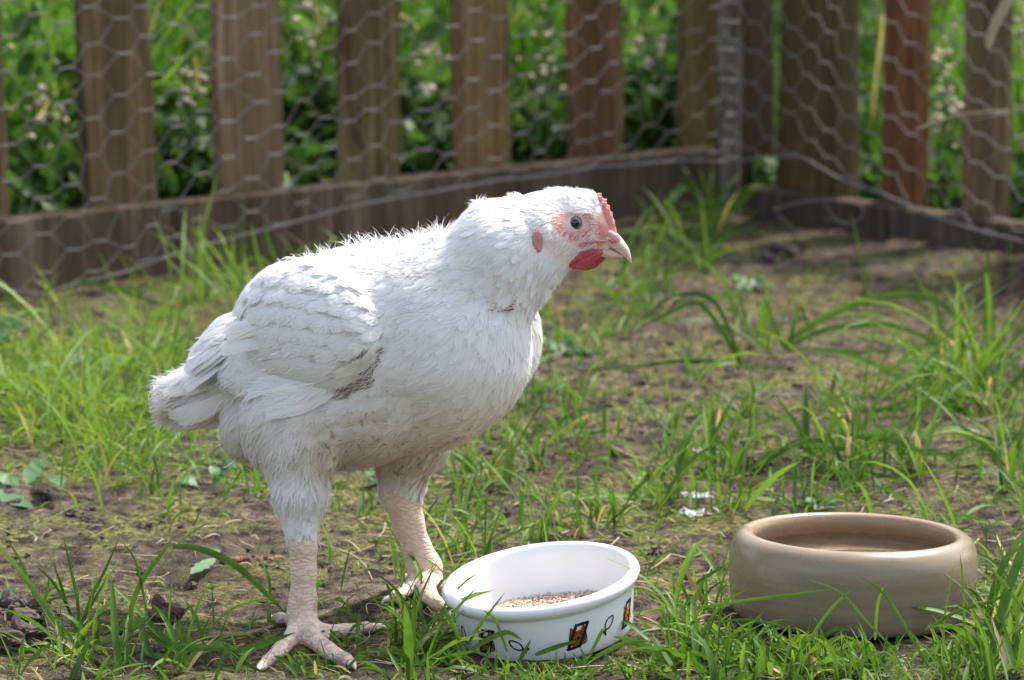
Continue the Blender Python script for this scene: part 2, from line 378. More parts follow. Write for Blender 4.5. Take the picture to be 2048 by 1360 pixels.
# ------------------------------------------------------------------ fence
def board(p0, p1, z0, z1, th, nrm, wob=0.0008, seg=14):
    """horizontal plank between ground points p0, p1; nrm = thickness direction"""
    r = np.random.default_rng(int(abs(p0[0] * 1000)) + 3); V = []; n2 = np.array([nrm[0], nrm[1], 0])
    for k in range(seg + 1):
        f = k / seg; b = np.array([*(p0 + (p1 - p0) * f), 0]); w0 = r.normal(0, wob, 4)
        V += [b + [0, 0, z0 + w0[0]], b + n2 * th + [0, 0, z0], b + n2 * th + [0, 0, z1 - .003 + w0[1] * .5], b + n2 * th * .85 + [0, 0, z1 + w0[1] * .5], b + n2 * th * .15 + [0, 0, z1 + w0[1] * .5], b + [0, 0, z1 - .004 + w0[1] * .5]]
    F = []
    for k in range(seg):
        for q in range(6): F.append((k * 6 + q, (k + 1) * 6 + q, (k + 1) * 6 + (q + 1) % 6, k * 6 + (q + 1) % 6))
    Fe = [(0, 1, 2, 5), (2, 3, 4, 5)]; e = seg * 6
    F += Fe + [tuple(e + q for q in f[::-1]) for f in Fe]
    return np.array(V), np.array(F)
def picket_mesh(wd, ht, th, r):
    """upright board with chamfered edges and a slightly ragged foot, width along x, thickness along y"""
    c = 0.004; prof = np.array([(-wd / 2, c), (-wd / 2 + c, 0), (0, 0), (wd / 2 - c, 0), (wd / 2, c), (wd / 2, th - c), (wd / 2 - c, th), (0, th), (-wd / 2 + c, th), (-wd / 2, th - c)])
    zs = np.linspace(0, ht, 12); V = []; n = len(prof)
    bend = r.normal(0, 0.004)
    for z in zs:
        o = r.normal(0, 0.0012, 2); cc = prof.copy(); cc[:, 0] += o[0] + bend * math.sin(z / ht * 3); cc[:, 0] *= 1 + r.normal(0, 0.01)
        V += [(x_, y_, z) for x_, y_ in cc]
    # pointed top
    V += [(x_ * 0.25, y_, ht + 0.06) for x_, y_ in prof]
    F = [(k * n + q, k * n + (q + 1) % n, (k + 1) * n + (q + 1) % n, (k + 1) * n + q) for k in range(len(zs)) for q in range(n)]
    t = len(zs) * n
    for a in (0, t):
        F += [(a + 0, a + 9, a + 8, a + 1), (a + 1, a + 8, a + 7, a + 2), (a + 2, a + 7, a + 6, a + 3), (a + 3, a + 6, a + 5, a + 4)]
    return np.array(V), np.array(F)
def ray_fence(px, base, d, z=0.25):
    """parameter t along a fence line whose point at height z falls in photo column px"""
    k = (px - 1024) / FPX; c, s_ = math.cos(PITCH), math.sin(PITCH)
    return (k * (base[1] * c + (CAMZ - z) * s_) - base[0]) / (d[0] - k * c * d[1])
fr = np.random.default_rng(11)
fenceL = empty('picket_fence', (FL[0], FL[1], 0), 'brown picket fence run behind the chicken, left of the dark corner post', 'fence')
endL = FC - dL * 0.03
ext = FL - dL * 1.2
child(mesh_obj('bottom_rail', *board(ext, endL, -0.02, 0.118, 0.036, nL), M['rail'], smooth=False), fenceL)
child(mesh_obj('top_rail', *board(ext, endL, 0.62, 0.70, 0.036, nL), M['rail'], smooth=False), fenceL)
def add_picket(root, base, d, nrm, t, wd, lean, ht=0.80, z0=0.02, lab=None, depth=0.0, col=(1, 1, 1)):
    V_, F_ = picket_mesh(wd, ht, 0.020, fr)
    o = mesh_obj('picket', V_, F_, M['picket'], smooth=False)
    p_ = base + d * t + nrm * (0.0385 + depth)
    ang = math.atan2(d[1], d[0])
    o.location = (p_[0] - root.location.x, p_[1] - root.location.y, z0 - root.location.z); o.rotation_euler = (0, lean, ang)
    # prefer thickness outwards
    o.parent = root
    if lab: o['label'] = lab
    o.color = (*col, 1); return o
for px, wpx, lean, col in ((-40, 120, -0.04, (1.1, 1, .95)), (240, 148, -0.045, (1.0, .92, .82)), (497, 142, -0.03, (1.4, 1.3, 1.25)), (737, 132, -0.005, (.95, .95, .78)), (965, 124, 0.0, (1.3, 1.2, .95)), (1193, 122, -0.005, (1.15, .85, .75)), (1395, 92, 0.0, (.95, .95, .6))):
    t = ray_fence(px, FL + nL * .048, dL)
    y_ = FL[1] + dL[1] * t
    wd = (wpx / FPX * y_ - 0.020 * abs(dL[1])) / dL[0]
    add_picket(fenceL, FL, dL, nL, t, min(wd, 0.138), lean, col=col)
for k in range(1, 5): add_picket(fenceL, FL, dL, nL, ray_fence(-40, FL + nL * .048, dL) - 0.245 * k, 0.115, fr.normal(0, .01))
# right run
nR = np.array([-dRt[1], dRt[0]])                                  # outward normal of the right fence
fenceR = empty('picket_fence', (FR[0], FR[1], 0), 'picket fence run right of the corner post with sunlit orange board edges', 'fence')
endR = FC + dRt * 0.05
child(mesh_obj('bottom_rail', *board(endR, FC + dRt * 2.6, -0.03, 0.052, 0.036, nR), M['rail'], smooth=False), fenceR)
child(mesh_obj('top_rail', *board(endR, FC + dRt * 2.6, 0.62, 0.70, 0.036, nR), M['rail'], smooth=False), fenceR)
for px, col in ((1598, (.9, .8, .6)), (1672, (.75, .8, .65)), (1812, (1.35, .85, .65)), (1975, (1.2, 1.1, 1.0))):
    t = ray_fence(px, FC + nR * .048, dRt)
    add_picket(fenceR, FC, dRt, nR, t, 0.098, fr.normal(0, .008) + (0.02 if px > 1900 else 0), col=col)
for k in range(1, 9): add_picket(fenceR, FC, dRt, nR, ray_fence(1965, FC, dRt) + 0.20 * k, 0.098, fr.normal(0, .01))
# corner post
def squared_post(cx, cy, wd, dp, ht, ang, name, mat, lab):
    V_, F_ = picket_mesh(wd, ht, dp, fr)
    o = mesh_obj(name, V_, F_, mat, smooth=False); o.location = (cx, cy, -0.03); o.rotation_euler = (0, 0, ang); tag(o, lab, 'post'); return o
pc = ground_pt(1512, 420)
squared_post(pc[0], pc[1] + .02, 0.07, 0.07, 0.95, R(12), 'fence_post', M['post'], 'dark square timber post at the corner between both fence runs')
pb = ground_pt(1460, 432)
squared_post(pb[0], pb[1] - .02, 0.036, 0.022, 0.95, R(10), 'batten', M['batten'], 'narrow grey upright batten fixed on the left of the corner post')

# ------------------------------------------------------------------ wire netting round both runs
def netting():
    nR = np.array([-dRt[1], dRt[0]])
    A = FL - dL * 0.6 - nL * 0.03; B = FC - nL * 0.05 - dL * 0.05; Cc = FC + dRt * 1.6 - dL * 0.05
    L1 = np.linalg.norm(B - A); L2 = np.linalg.norm(Cc - B)
    def path(s):
        s = np.asarray(s, float); f = np.clip(s / L1, -.2, None)[..., None]
        p1 = A + (B - A) * f; p2 = B + (Cc - B) * ((s - L1) / L2)[..., None]
        b = np.clip((s - L1) / 0.10 + 0.5, 0, 1)[..., None]; b = b * b * (3 - 2 * b)
        return p1 * (1 - b) + p2 * b
    def P(s, z):
        q = path(s); wob = (fbm(s, z, 0.22, 2, 40) - 0.5) * 0.035
        zz = z + (fbm(s + 5, z, 0.30, 2, 44) - 0.5) * 0.03; ss = (fbm(s + 9, z, 0.16, 2, 47) - 0.5) * 0.028
        q = path(s + ss); n = np.where((s < L1)[..., None], nL, nR)
        q = q - n * (wob[..., None] + 0.02)
        return np.concatenate([q, zz[..., None]], -1)
    # bottom edge height along s, from photo points
    ep = [(-200, 570), (0, 575), (80, 580), (150, 552), (400, 490), (560, 450), (700, 415), (850, 395), (1000, 352), (1200, 328), (1440, 330), (1560, 320), (1640, 320), (1700, 352), (1800, 388), (1900, 430), (2048, 470), (2300, 560)]
    S = np.linspace(0, L1 + L2, 400); Q = path(S) - 0.02 * nL; ex, _ = proj(np.concatenate([Q, np.full((400, 1), .15)], -1))
    ey = np.interp(ex, [e[0] for e in ep], [e[1] for e in ep])
    zb = np.array([at(x_, y_, q_[1])[2] for x_, y_, q_ in zip(ex, ey, Q)])
    zb = np.clip(zb, 0.012, None)
    g = G(); cw = 0.050; rh = 0.051; hw = 0.0125
    ncol = int((L1 + L2) / cw); nrow = 16
    jr = np.random.default_rng(5)
    jit = jr.normal(0, 0.0050, (ncol + 2, nrow + 2, 2))
    def node(c, r_, side):
        s = c * cw + side * hw; z = (r_ + 0.5 * (c % 2)) * rh + jit[c, r_, 0]
        return s + jit[c, r_, 1], z
    segs = []
    for c in range(ncol):
        for r_ in range(nrow):
            a = node(c, r_, -1); b = node(c, r_, 1); segs.append((a, b, 0.0015))
            up = r_ if c % 2 == 0 else r_ + 1; dn = r_ - 1 if c % 2 == 0 else r_
            for rr in (up, dn):
                if 0 <= rr < nrow: segs.append((b, node(c + 1, rr, -1), 0.00075))
    for a, b, rad in segs:
        za = np.interp((a[0]), S, zb); 
        if a[1] < za + .004 and b[1] < za + .004: continue
        a1 = max(a[1], za); b1 = max(b[1], za)
        f = np.linspace(0, 1, 4); s = a[0] + (b[0] - a[0]) * f; z = a1 + (b1 - a1) * f
        Pp = P(s, z); v, fa = tube(Pp, rad, 5 if rad > .001 else 4, cap=False); g.add(v, fa)
    s = np.linspace(0.02, L1 + L2 - .02, 500); z = np.interp(s, S, zb)
    for ph in (0, math.pi):
        Pp = P(s, z); Pp[:, 2] += np.sin(s * 260 + ph) * 0.0016; Pp[:, 1] += np.cos(s * 260 + ph) * 0.0016
        g.add(*tube(Pp, 0.0014, 5, cap=False))
    # loose strands curling on the ground near the corner
    for pts in ([(1545, 425, .02), (1600, 412, .03), (1680, 408, .03), (1725, 420, .02), (1710, 445, .005), (1650, 440, .01)],
                [(1560, 430, .0), (1580, 455, .01), (1605, 465, .0)], [(1650, 415, .02), (1672, 440, .01), (1700, 452, 0.)]):
        Pp = spline([at(a, b, 6.15) + [0, 0, c * .2] for a, b, c in pts], 30); g.add(*tube(Pp, 0.0009, 5, cap=False))
    o = g.build('wire_netting', M['wire']); rebase(o, (FL[0], FL[1], 0)); o.location = (FL[0], FL[1], 0)
    tag(o, 'sagging galvanised hexagonal chicken wire hung in front of the wooden fence', 'wire netting')
netting()

# ------------------------------------------------------------------ grass builder
def blades(roots, length, width, head, bend, var, tilt=None, seg=6, fold=0.25, seed=0, out=None, twist=0.0):
    """vectorised blades of grass: root points, arc in heading direction"""
    n = len(roots); r = np.random.default_rng(seed)
    u = np.linspace(0, 1, seg + 1)
    el0 = (math.pi / 2 - (tilt if tilt is not None else 0.2))            # start elevation
    el = el0[:, None] - bend[:, None] * u[None, :] ** 1.3
    dl = length[:, None] / seg
    hx = np.cos(head)[:, None]; hy = np.sin(head)[:, None]
    dx = np.cos(el) * dl; dz = np.sin(el) * dl
    cx = np.concatenate([np.zeros((n, 1)), np.cumsum(dx[:, :-1], 1)], 1); cz = np.concatenate([np.zeros((n, 1)), np.cumsum(dz[:, :-1], 1)], 1)
    Cn = np.stack([roots[:, 0:1] + cx * hx, roots[:, 1:2] + cx * hy, roots[:, 2:3] + cz], -1)
    gzv = gz(Cn[..., 0], Cn[..., 1]) + 0.002
    Cn[..., 2] = np.maximum(Cn[..., 2], np.where(u[None, :] > 0.1, gzv, -9))
    tw = r.uniform(-0.9, 0.9, n)[:, None] + (r.normal(0, 0.9, n)[:, None] + twist) * u[None, :]
    side = np.stack([-hy * np.cos(tw) , hx * np.cos(tw), np.sin(tw)], -1)
    prof = np.interp(u, [0, 0.12, 0.45, 0.8, 1], [0.45, 0.75, 1.0, 0.62, 0.03])
    W = width[:, None, None] * prof[None, :, None] * 0.5
    nr = np.stack([-hx * np.sin(el), -hy * np.sin(el), np.cos(el)], -1)
    Lp = Cn - side * W; Rp = Cn + side * W; Mp = Cn - nr * W * fold * 2
    V = np.stack([Lp, Mp, Rp], 2).reshape(-1, 3)
    k = np.arange(seg)[:, None] * 3 + np.array([[0, 1, 4, 3], [1, 2, 5, 4]]).reshape(1, 8)
    k = k.reshape(-1, 4); F = (np.arange(n)[:, None, None] * (seg + 1) * 3 + k[None]).reshape(-1, 4)
    return V, F, np.repeat(var, (seg + 1) * 3)
def inside_bowl(x, y):
    return ((x - WB[0]) ** 2 + (y - WB[1]) ** 2 < 0.10 ** 2) | ((x - SB[0]) ** 2 + (y - SB[1]) ** 2 < 0.128 ** 2)
# density of the yard grass as blobs in the ground plane: (photo x, photo y, rx, ry, weight, mean length)
DENS = [(120, 830, 170, 120, 1.9, .065), (330, 760, 110, 90, 1.2, .07), (260, 930, 150, 60, 1.2, .05), (60, 690, 120, 40, .5, .06), (420, 640, 100, 50, .7, .09), (470, 960, 90, 40, 0.9, .06),
        (1150, 730, 130, 90, .6, .06), (1330, 640, 150, 70, .35, .08), (1400, 470, 110, 40, 1.3, .085), (1330, 440, 90, 22, 0.7, .07), (1330, 560, 130, 45, .5, .08), (1080, 850, 120, 60, .6, .055),
        (980, 950, 110, 60, 1.1, .055), (1150, 1040, 130, 50, .8, .05), (1400, 980, 130, 80, .7, .065), (1500, 860, 130, 80, .25, .08), (1750, 850, 200, 100, .28, .085), (1700, 960, 150, 60, .7, .07),
        (1620, 720, 130, 60, .2, .09), (1960, 760, 90, 130, .7, .10), (2030, 1000, 80, 120, .5, .07), (1950, 470, 90, 30, .4, .09), (2020, 430, 50, 30, .8, .10),
        (1380, 1200, 90, 80, .4, .045), (1340, 1315, 160, 45, 1.5, .045), (900, 1270, 110, 60, 1.1, .048), (760, 1310, 160, 45, 1.3, .055), (1080, 1340, 200, 30, 1.9, .05),
        (1700, 1335, 250, 28, 2.4, .048), (2000, 1260, 90, 90, 1.1, .06), (1500, 1335, 120, 32, 1.5, .048), (380, 1340, 160, 22, .8, .05), (110, 1300, 90, 40, .4, .05),
        (700, 1010, 90, 30, .4, .04), (930, 1090, 90, 40, .9, .06), (280, 1000, 120, 30, .3, .05), (700, 560, 400, 30, .25, .07), (1000, 1180, 60, 25, .3, .04)]
def yard_grass():
    r = np.random.default_rng(21); roots = []; Ln = []
    for (px, py, rx, ry, wgt, ln) in DENS:
        n = int(wgt * rx * ry / 30 * (0.85 if px < 450 and py < 1000 else .55))
        # tufts
        nt_ = max(3, n // 7)
        tx = px + r.normal(0, .62, nt_) * rx; ty = np.clip(py + r.normal(0, .62, nt_) * ry, 405, 1480)
        for a, b in zip(tx, ty):
            g0 = ground_pt(a, b); m = r.integers(3, 12)
            q = g0[:2] + r.normal(0, 0.009, (m, 2)); roots.append(q); Ln.append(ln * np.exp(r.normal(0, .38, m)))
    Q = np.concatenate(roots); Ln = np.concatenate(Ln)
    # thin scatter everywhere
    m = 2200; a = r.uniform(-100, 2150, m); b = r.uniform(0, 1, m) ** 0.7 * 980 + 440
    Q = np.concatenate([Q, np.array([ground_pt(x_, y_)[:2] for x_, y_ in zip(a, b)])]); Ln = np.concatenate([Ln, 0.035 * np.exp(r.normal(0, .4, m))])
    ok = ~inside_bowl(Q[:, 0], Q[:, 1]) & (np.max([(Q - FC) @ nL, (Q - FC) @ dL], 0) < -0.02)
    # keep blades off the bird's feet
    for f in (NEARFOOT, FARFOOT): ok &= (Q[:, 0] - f[0]) ** 2 + (Q[:, 1] - f[1]) ** 2 > 0.018 ** 2
    px_, py_ = proj(np.c_[Q, np.zeros(len(Q))])
    bare = (np.abs(px_ - 250) < 330) & (py_ > 1010) & (py_ < 1240) & (r.random(len(Q)) < .80)
    bare |= (np.abs(px_ - 1750) < 260) & (py_ > 430) & (py_ < 700) & (r.random(len(Q)) < .35)
    ok &= ~bare
    ok &= ~((np.abs(px_ - 640) < 130) & (py_ > 1285) & (r.random(len(Q)) < .75))
    Q = Q[ok]; Ln = Ln[ok]; px_ = px_[ok]; py_ = py_[ok]; n = len(Q)
    # shorten blades growing just before the bowls
    front = (np.abs(px_ - 1100) < 240) & (py_ > 1250); Ln[front] = np.minimum(Ln[front], .026)
    front = (np.abs(px_ - 1700) < 260) & (py_ > 1250); Ln[front] = np.minimum(Ln[front], .042)
    front = (np.abs(px_ - 640) < 150) & (py_ > 1200); Ln[front] = np.minimum(Ln[front], .032)
    root = np.c_[Q, gz(Q[:, 0], Q[:, 1]) - .003]
    width = np.clip(0.0019 + Ln * 0.024, .0014, .0055) * np.exp(r.normal(0, .35, n))
    left = np.clip(1 - (px_ - 250) / 500, 0, 1) * (py_ < 1000)
    width *= 1 - 0.25 * left
    var = np.clip(r.beta(2.2, 2.6, n) + left * 0.35, 0, 1); var[r.random(n) < .045] = 2.0; Ln[var > 1.5] *= .7; width *= 1 + .35 * np.clip((py_ - 1180) / 100, 0, 1)
    bend = np.abs(r.normal(1.0, .75, n)); tilt = np.abs(r.normal(.5, .42, n))
    V_, F_, A_ = blades(root, Ln, width, r.uniform(0, 2 * math.pi, n), bend, var, tilt, 6, seed=4)
    o = mesh_obj('grass', V_, F_, M['grass'], attrs={'var': A_}); tag(o, 'green grass growing in scattered tufts over the yard', 'grass', kind='stuff')
    return n
print('yard blades', yard_grass())

def ribbon(pts, w0, mat_g, var, n=22, side=None, fold=0.3, prof=None):
    P_ = spline(pts, n); T = np.gradient(P_, axis=0); T /= np.linalg.norm(T, axis=1)[:, None]
    ref = np.array([0.1, -1, 0.35]) if side is None else np.asarray(side, float)
    S = np.cross(T, ref); S /= np.linalg.norm(S, axis=1)[:, None]; N_ = np.cross(S, T)
    u = np.linspace(0, 1, n); pr = np.interp(u, [0, .1, .5, .85, 1], [.5, .8, 1, .55, .03]) if prof is None else prof(u)
    W = (w0 * .5 * pr)[:, None]
    V_ = np.stack([P_ - S * W, P_ - N_ * W * fold, P_ + S * W], 1).reshape(-1, 3)
    k = np.arange(n - 1)[:, None] * 3 + np.array([[0, 1, 4, 3, 1, 2, 5, 4]]); mat_g.add(V_, k.reshape(-1, 4), var)
def hero_tuft(label, gp, specs, w=0.006, Yc=None, var=.4):
    """tuft of broad blades; specs = lists of (px, py, forward offset in metres)"""
    base = ground_pt(*gp); g = G()
    for s in specs:
        wd = w
        if isinstance(s, tuple): wd, s = s
        pts = [at(a, b, base[1] + c) for a, b, c in s]
        pts = [np.array([q[0], q[1], max(q[2], float(gz(q[0], q[1])) + .001)]) for q in pts]
        ribbon(pts, wd, g, np.clip(var + rng.normal(0, .18), 0, 1))
    o = g.build('grass_tuft', M['grass'], attr='var'); rebase(o, base); o.location = tuple(base); tag(o, label, 'grass tuft', 'tufts of broad couch grass')
hero_tuft('tuft with one broad blade arching high over the moss right of centre', (1570, 700),
          [(.011, [(1565, 690, 0), (1640, 640, 0), (1720, 605, -.02), (1800, 590, -.03), (1870, 600, -.04), (1920, 640, -.04), (1945, 690, -.05)]),
           (.008, [(1570, 695, 0), (1650, 660, .02), (1730, 650, .03), (1800, 655, .03), (1900, 705, .02)]),
           (.009, [(1570, 700, 0), (1660, 715, -.02), (1740, 710, -.02), (1800, 690, -.02)]),
           (.006, [(1575, 700, 0), (1590, 640, .0), (1600, 615, -.01), (1620, 660, -.02)]), (.006, [(1568, 700, 0), (1545, 640, .0), (1535, 600, -.01)])])
hero_tuft('tuft whose dark green stem hooks over to the left above the mud', (1485, 735),
          [(.006, [(1485, 735, 0), (1470, 690, 0), (1450, 640, -.01), (1425, 600, -.02), (1380, 588, -.03), (1330, 600, -.03), (1290, 640, -.04)]),
           (.007, [(1485, 735, 0), (1430, 640, -.01), (1390, 605, -.02), (1340, 625, -.02), (1290, 650, -.03)]),
           (.006, [(1487, 735, 0), (1530, 745, -.01), (1580, 740, -.02)]), (.005, [(1485, 735, 0), (1400, 720, -.02), (1250, 735, -.02), (1160, 740, -.02)])], var=.15)
hero_tuft('tuft with broad blades splayed flat in front of the dark churned soil', (1640, 960),
          [(.008, [(1655, 880, .03), (1600, 885, .02), (1560, 905, .01), (1510, 945, 0)]), (.008, [(1690, 870, .03), (1780, 880, .02), (1850, 905, 0), (1930, 910, 0)]),
           (.006, [(1640, 965, 0), (1650, 900, .0), (1670, 830, 0), (1690, 760, -.01)]), (.005, [(1640, 965, 0), (1600, 860, .01), (1550, 790, .01)]),
           (.006, [(1640, 965, 0), (1700, 940, -.01), (1780, 960, -.02), (1830, 1000, -.03)]), (.006, [(1600, 1000, 0), (1560, 960, 0), (1520, 975, -.01), (1470, 990, -.02)])], w=.006)
hero_tuft('tuft of tall thin blades standing alone on the mossy lower left', (140, 1262),
          [(.0028, [(78, 1225, 0), (60, 1170, 0), (40, 1120, 0), (10, 1073, 0)]), (.0032, [(158, 1260, 0), (155, 1200, 0), (142, 1140, -.01), (127, 1073, -.01)]),
           (.003, [(158, 1262, 0), (180, 1200, 0), (210, 1140, 0), (240, 1072, 0)]), (.0028, [(150, 1262, 0), (125, 1180, 0), (106, 1122, 0)]),
           (.0026, [(160, 1262, 0), (110, 1170, 0), (70, 1130, 0)]), (.003, [(140, 1310, -.04), (160, 1250, -.04), (200, 1180, -.03), (240, 1120, -.03)]),
           (.0026, [(80, 1228, 0), (95, 1180, 0), (97, 1155, 0)]), (.0024, [(80, 1230, 0), (100, 1200, -.01), (160, 1190, -.02)])], var=.3)
hero_tuft('tuft with one tall bent blade drooping right between the brown lump and the foot', (290, 1330),
          [(.0045, [(268, 1260, 0), (262, 1220, 0), (285, 1160, .0), (325, 1105, 0), (345, 1076, 0)]), (.0065, [(345, 1092, .02), (400, 1098, .02), (470, 1130, .02), (530, 1185, .02), (575, 1230, .03)]),
           (.0026, [(295, 1235, 0), (285, 1180, 0), (270, 1120, 0), (242, 1080, 0)]), (.007, [(285, 1235, 0), (285, 1270, -.01), (300, 1305, -.02), (315, 1315, -.02)]),
           (.006, [(292, 1238, 0), (320, 1268, -.01), (345, 1282, -.01)]), (.007, [(295, 1265, 0), (350, 1292, -.01), (420, 1296, -.02), (480, 1300, -.03)]),
           (.006, [(455, 1310, 0), (520, 1290, .01), (590, 1265, .02)]), (.005, [(450, 1290, 0), (480, 1320, -.01), (530, 1365, -.02)])], var=.25)
hero_tuft('tuft at the foot of the plank fence with one long pale blade lying right', (60, 640),
          [(.008, [(10, 590, 0), (60, 640, 0), (110, 680, -.02)]), (.007, [(150, 558, 0), (230, 578, 0), (310, 605, -.01), (340, 612, -.01)]),
           (.006, [(70, 645, 0), (85, 600, 0), (120, 540, 0)])], var=.6)
hero_tuft('tuft of long blades beside the chicken\'s back against the dark plank', (545, 640),
          [(.007, [(545, 600, 0), (530, 560, 0), (515, 510, 0), (500, 440, 0)]), (.007, [(565, 600, 0), (555, 540, 0), (540, 490, 0), (528, 445, 0)]), (.005, [(520, 620, 0), (490, 570, 0), (455, 520, 0)])], var=.5)
hero_tuft('thin blades crossing the front of the tan bowl from its lower right', (1800, 1335),
          [(.0022, [(1820, 1330, 0), (1740, 1250, -.0), (1680, 1185, 0), (1612, 1157, 0)]), (.0032, [(1860, 1345, 0), (1820, 1270, 0), (1770, 1190, 0), (1715, 1150, 0)]),
           (.0024, [(1926, 1330, 0), (1928, 1260, 0), (1926, 1170, 0), (1920, 1105, 0)]), (.0022, [(1885, 1330, 0), (1890, 1230, 0), (1908, 1130, 0)]),
           (.0035, [(1400, 1215, .02), (1500, 1200, 0), (1600, 1188, 0), (1668, 1178, 0)]), (.0026, [(1430, 1245, 0), (1500, 1240, 0), (1600, 1260, 0)]),
           (.0028, [(1610, 1290, 0), (1660, 1220, 0), (1705, 1178, 0)]), (.003, [(1750, 1280, 0), (1755, 1210, 0), (1768, 1172, 0)]),
           (.0034, [(1850, 1260, 0), (1920, 1220, 0), (1990, 1200, 0), (2040, 1165, 0)]), (.004, [(2048, 1220, 0), (2010, 1170, 0), (1965, 1118, 0)])], var=.55)
hero_tuft('blades leaning across the white bowl at its front left', (950, 1330),
          [(.0026, [(896, 1240, -.0), (920, 1210, 0), (953, 1176, 0)]), (.003, [(935, 1290, 0), (960, 1250, 0), (1010, 1185, 0)]), (.0026, [(1015, 1305, 0), (990, 1240, 0), (965, 1220, 0)]),
           (.005, [(940, 1300, 0), (985, 1275, 0), (1015, 1265, 0), (1045, 1280, 0)]), (.0045, [(1070, 1310, -.01), (1110, 1295, 0), (1158, 1280, 0)]), (.0035, [(1035, 1345, 0), (1045, 1310, 0), (1063, 1278, 0)]),
           (.004, [(940, 1330, 0), (915, 1270, 0), (888, 1212, 0)]), (.0032, [(1180, 1310, 0), (1200, 1270, 0), (1207, 1255, 0)]), (.0045, [(1185, 1318, 0), (1240, 1290, 0), (1300, 1280, 0)])], var=.5)

# ------------------------------------------------------------------ weeds with broad leaves
def weed(label, gp, leaves, name='weed'):
    base = ground_pt(*gp); g = G()
    for pts, wd in leaves:
        P3 = [at(a, b, base[1] + c) for a, b, c in pts]
        f = lambda u: np.interp(u, [0, .18, .3, .62, .85, 1], [.10, .14, .75, 1, .62, .02]) * (1 + .13 * np.sin(u * 34))
        ribbon(P3, wd, g, rng.uniform(.2, .9), 26, side=(0.15, -.45, .9), fold=.18, prof=f)
    o = g.build(name, M['weed'], attr='var'); rebase(o, base); o.location = tuple(base); tag(o, label, 'weed', 'broad leaved weeds in the yard')
weed('grey green weed with oval leaves at the left edge above the bare moss', (40, 985),
     [([(60, 985, 0), (80, 960, -.02), (110, 955, -.05), (125, 975, -.08)], .022), ([(50, 990, 0), (60, 950, .02), (80, 930, .03), (100, 925, .03)], .022), ([(30, 975, 0), (10, 985, -.03), (30, 1000, -.06), (65, 1015, -.09)], .024), ([(50, 985, 0), (20, 960, .02), (-20, 950, .02)], .02), ([(60, 985, 0), (100, 990, 0), (140, 975, .02)], .016)])
weed('weed with lobed blue green leaves lying on grass left of the tail', (180, 755),
     [([(130, 740, 0), (90, 735, -.02), (60, 745, -.05)], .03), ([(140, 735, 0), (170, 715, .03), (200, 705, .05)], .03), ([(150, 738, 0), (200, 728, .0), (262, 712, .02)], .032), ([(140, 740, 0), (140, 755, -.04), (120, 765, -.06)], .022)])
weed('large blue green leaf cut by the left edge near the plank', (-10, 690), [([(-30, 680, 0), (0, 665, 0), (45, 632, .02)], .045), ([(-30, 685, 0), (0, 680, -.03), (25, 665, -.05)], .035)])
weed('small round leaved weed in the shadow behind the thigh', (440, 985),
     [([(400, 975, 0), (380, 960, 0), (355, 960, 0)], .016), ([(440, 950, 0), (455, 930, 0), (485, 925, 0)], .018), ([(420, 975, 0), (435, 950, 0), (420, 930, .01)], .016), ([(400, 985, 0), (360, 1000, -.02), (330, 990, -.02)], .016)])
weed('flat oval leaf pressed on the moss left of the near leg', (395, 1142), [([(440, 1112, 0.03), (410, 1128, .0), (380, 1148, -.06)], .013), ([(440, 1108, 0.03), (430, 1100, .05), (405, 1102, .06)], .010)])
weed('dark rounded leaf at the left edge beside the clods', (0, 1200), [([(-20, 1195, 0), (0, 1188, -.01), (32, 1182, -.02)], .026)])
weed('weed with little rounded leaves just behind the tan bowl', (1640, 1015),
     [([(1640, 1015, 0), (1625, 1000, 0), (1612, 1003, -.01)], .010), ([(1640, 1015, 0), (1660, 1000, 0), (1675, 998, 0)], .011), ([(1640, 1015, 0), (1640, 1010, -.02), (1630, 1020, -.03)], .010), ([(1645, 1015, 0), (1665, 1012, -.01), (1680, 1015, -.02)], .010)])
for a, b, s in ((1120, 690, 1.3), (1500, 560, 1), (760, 950, .7)):
    weed({1120: 'dusty leafed weed behind the front of the breast', 1500: 'small leaves below the tall tuft near the post', 760: 'leaves peeping out under the belly between the legs'}[a], (a, b + 20), [([(a, b + 20, 0), (a + 25 * s * math.cos(q), b + 5 + 12 * s * math.sin(q), .02), (a + 55 * s * math.cos(q), b + 8 + 18 * s * math.sin(q), -.01)], .018 * s) for q in (0.3, 2.2, 3.9, 5.4)])

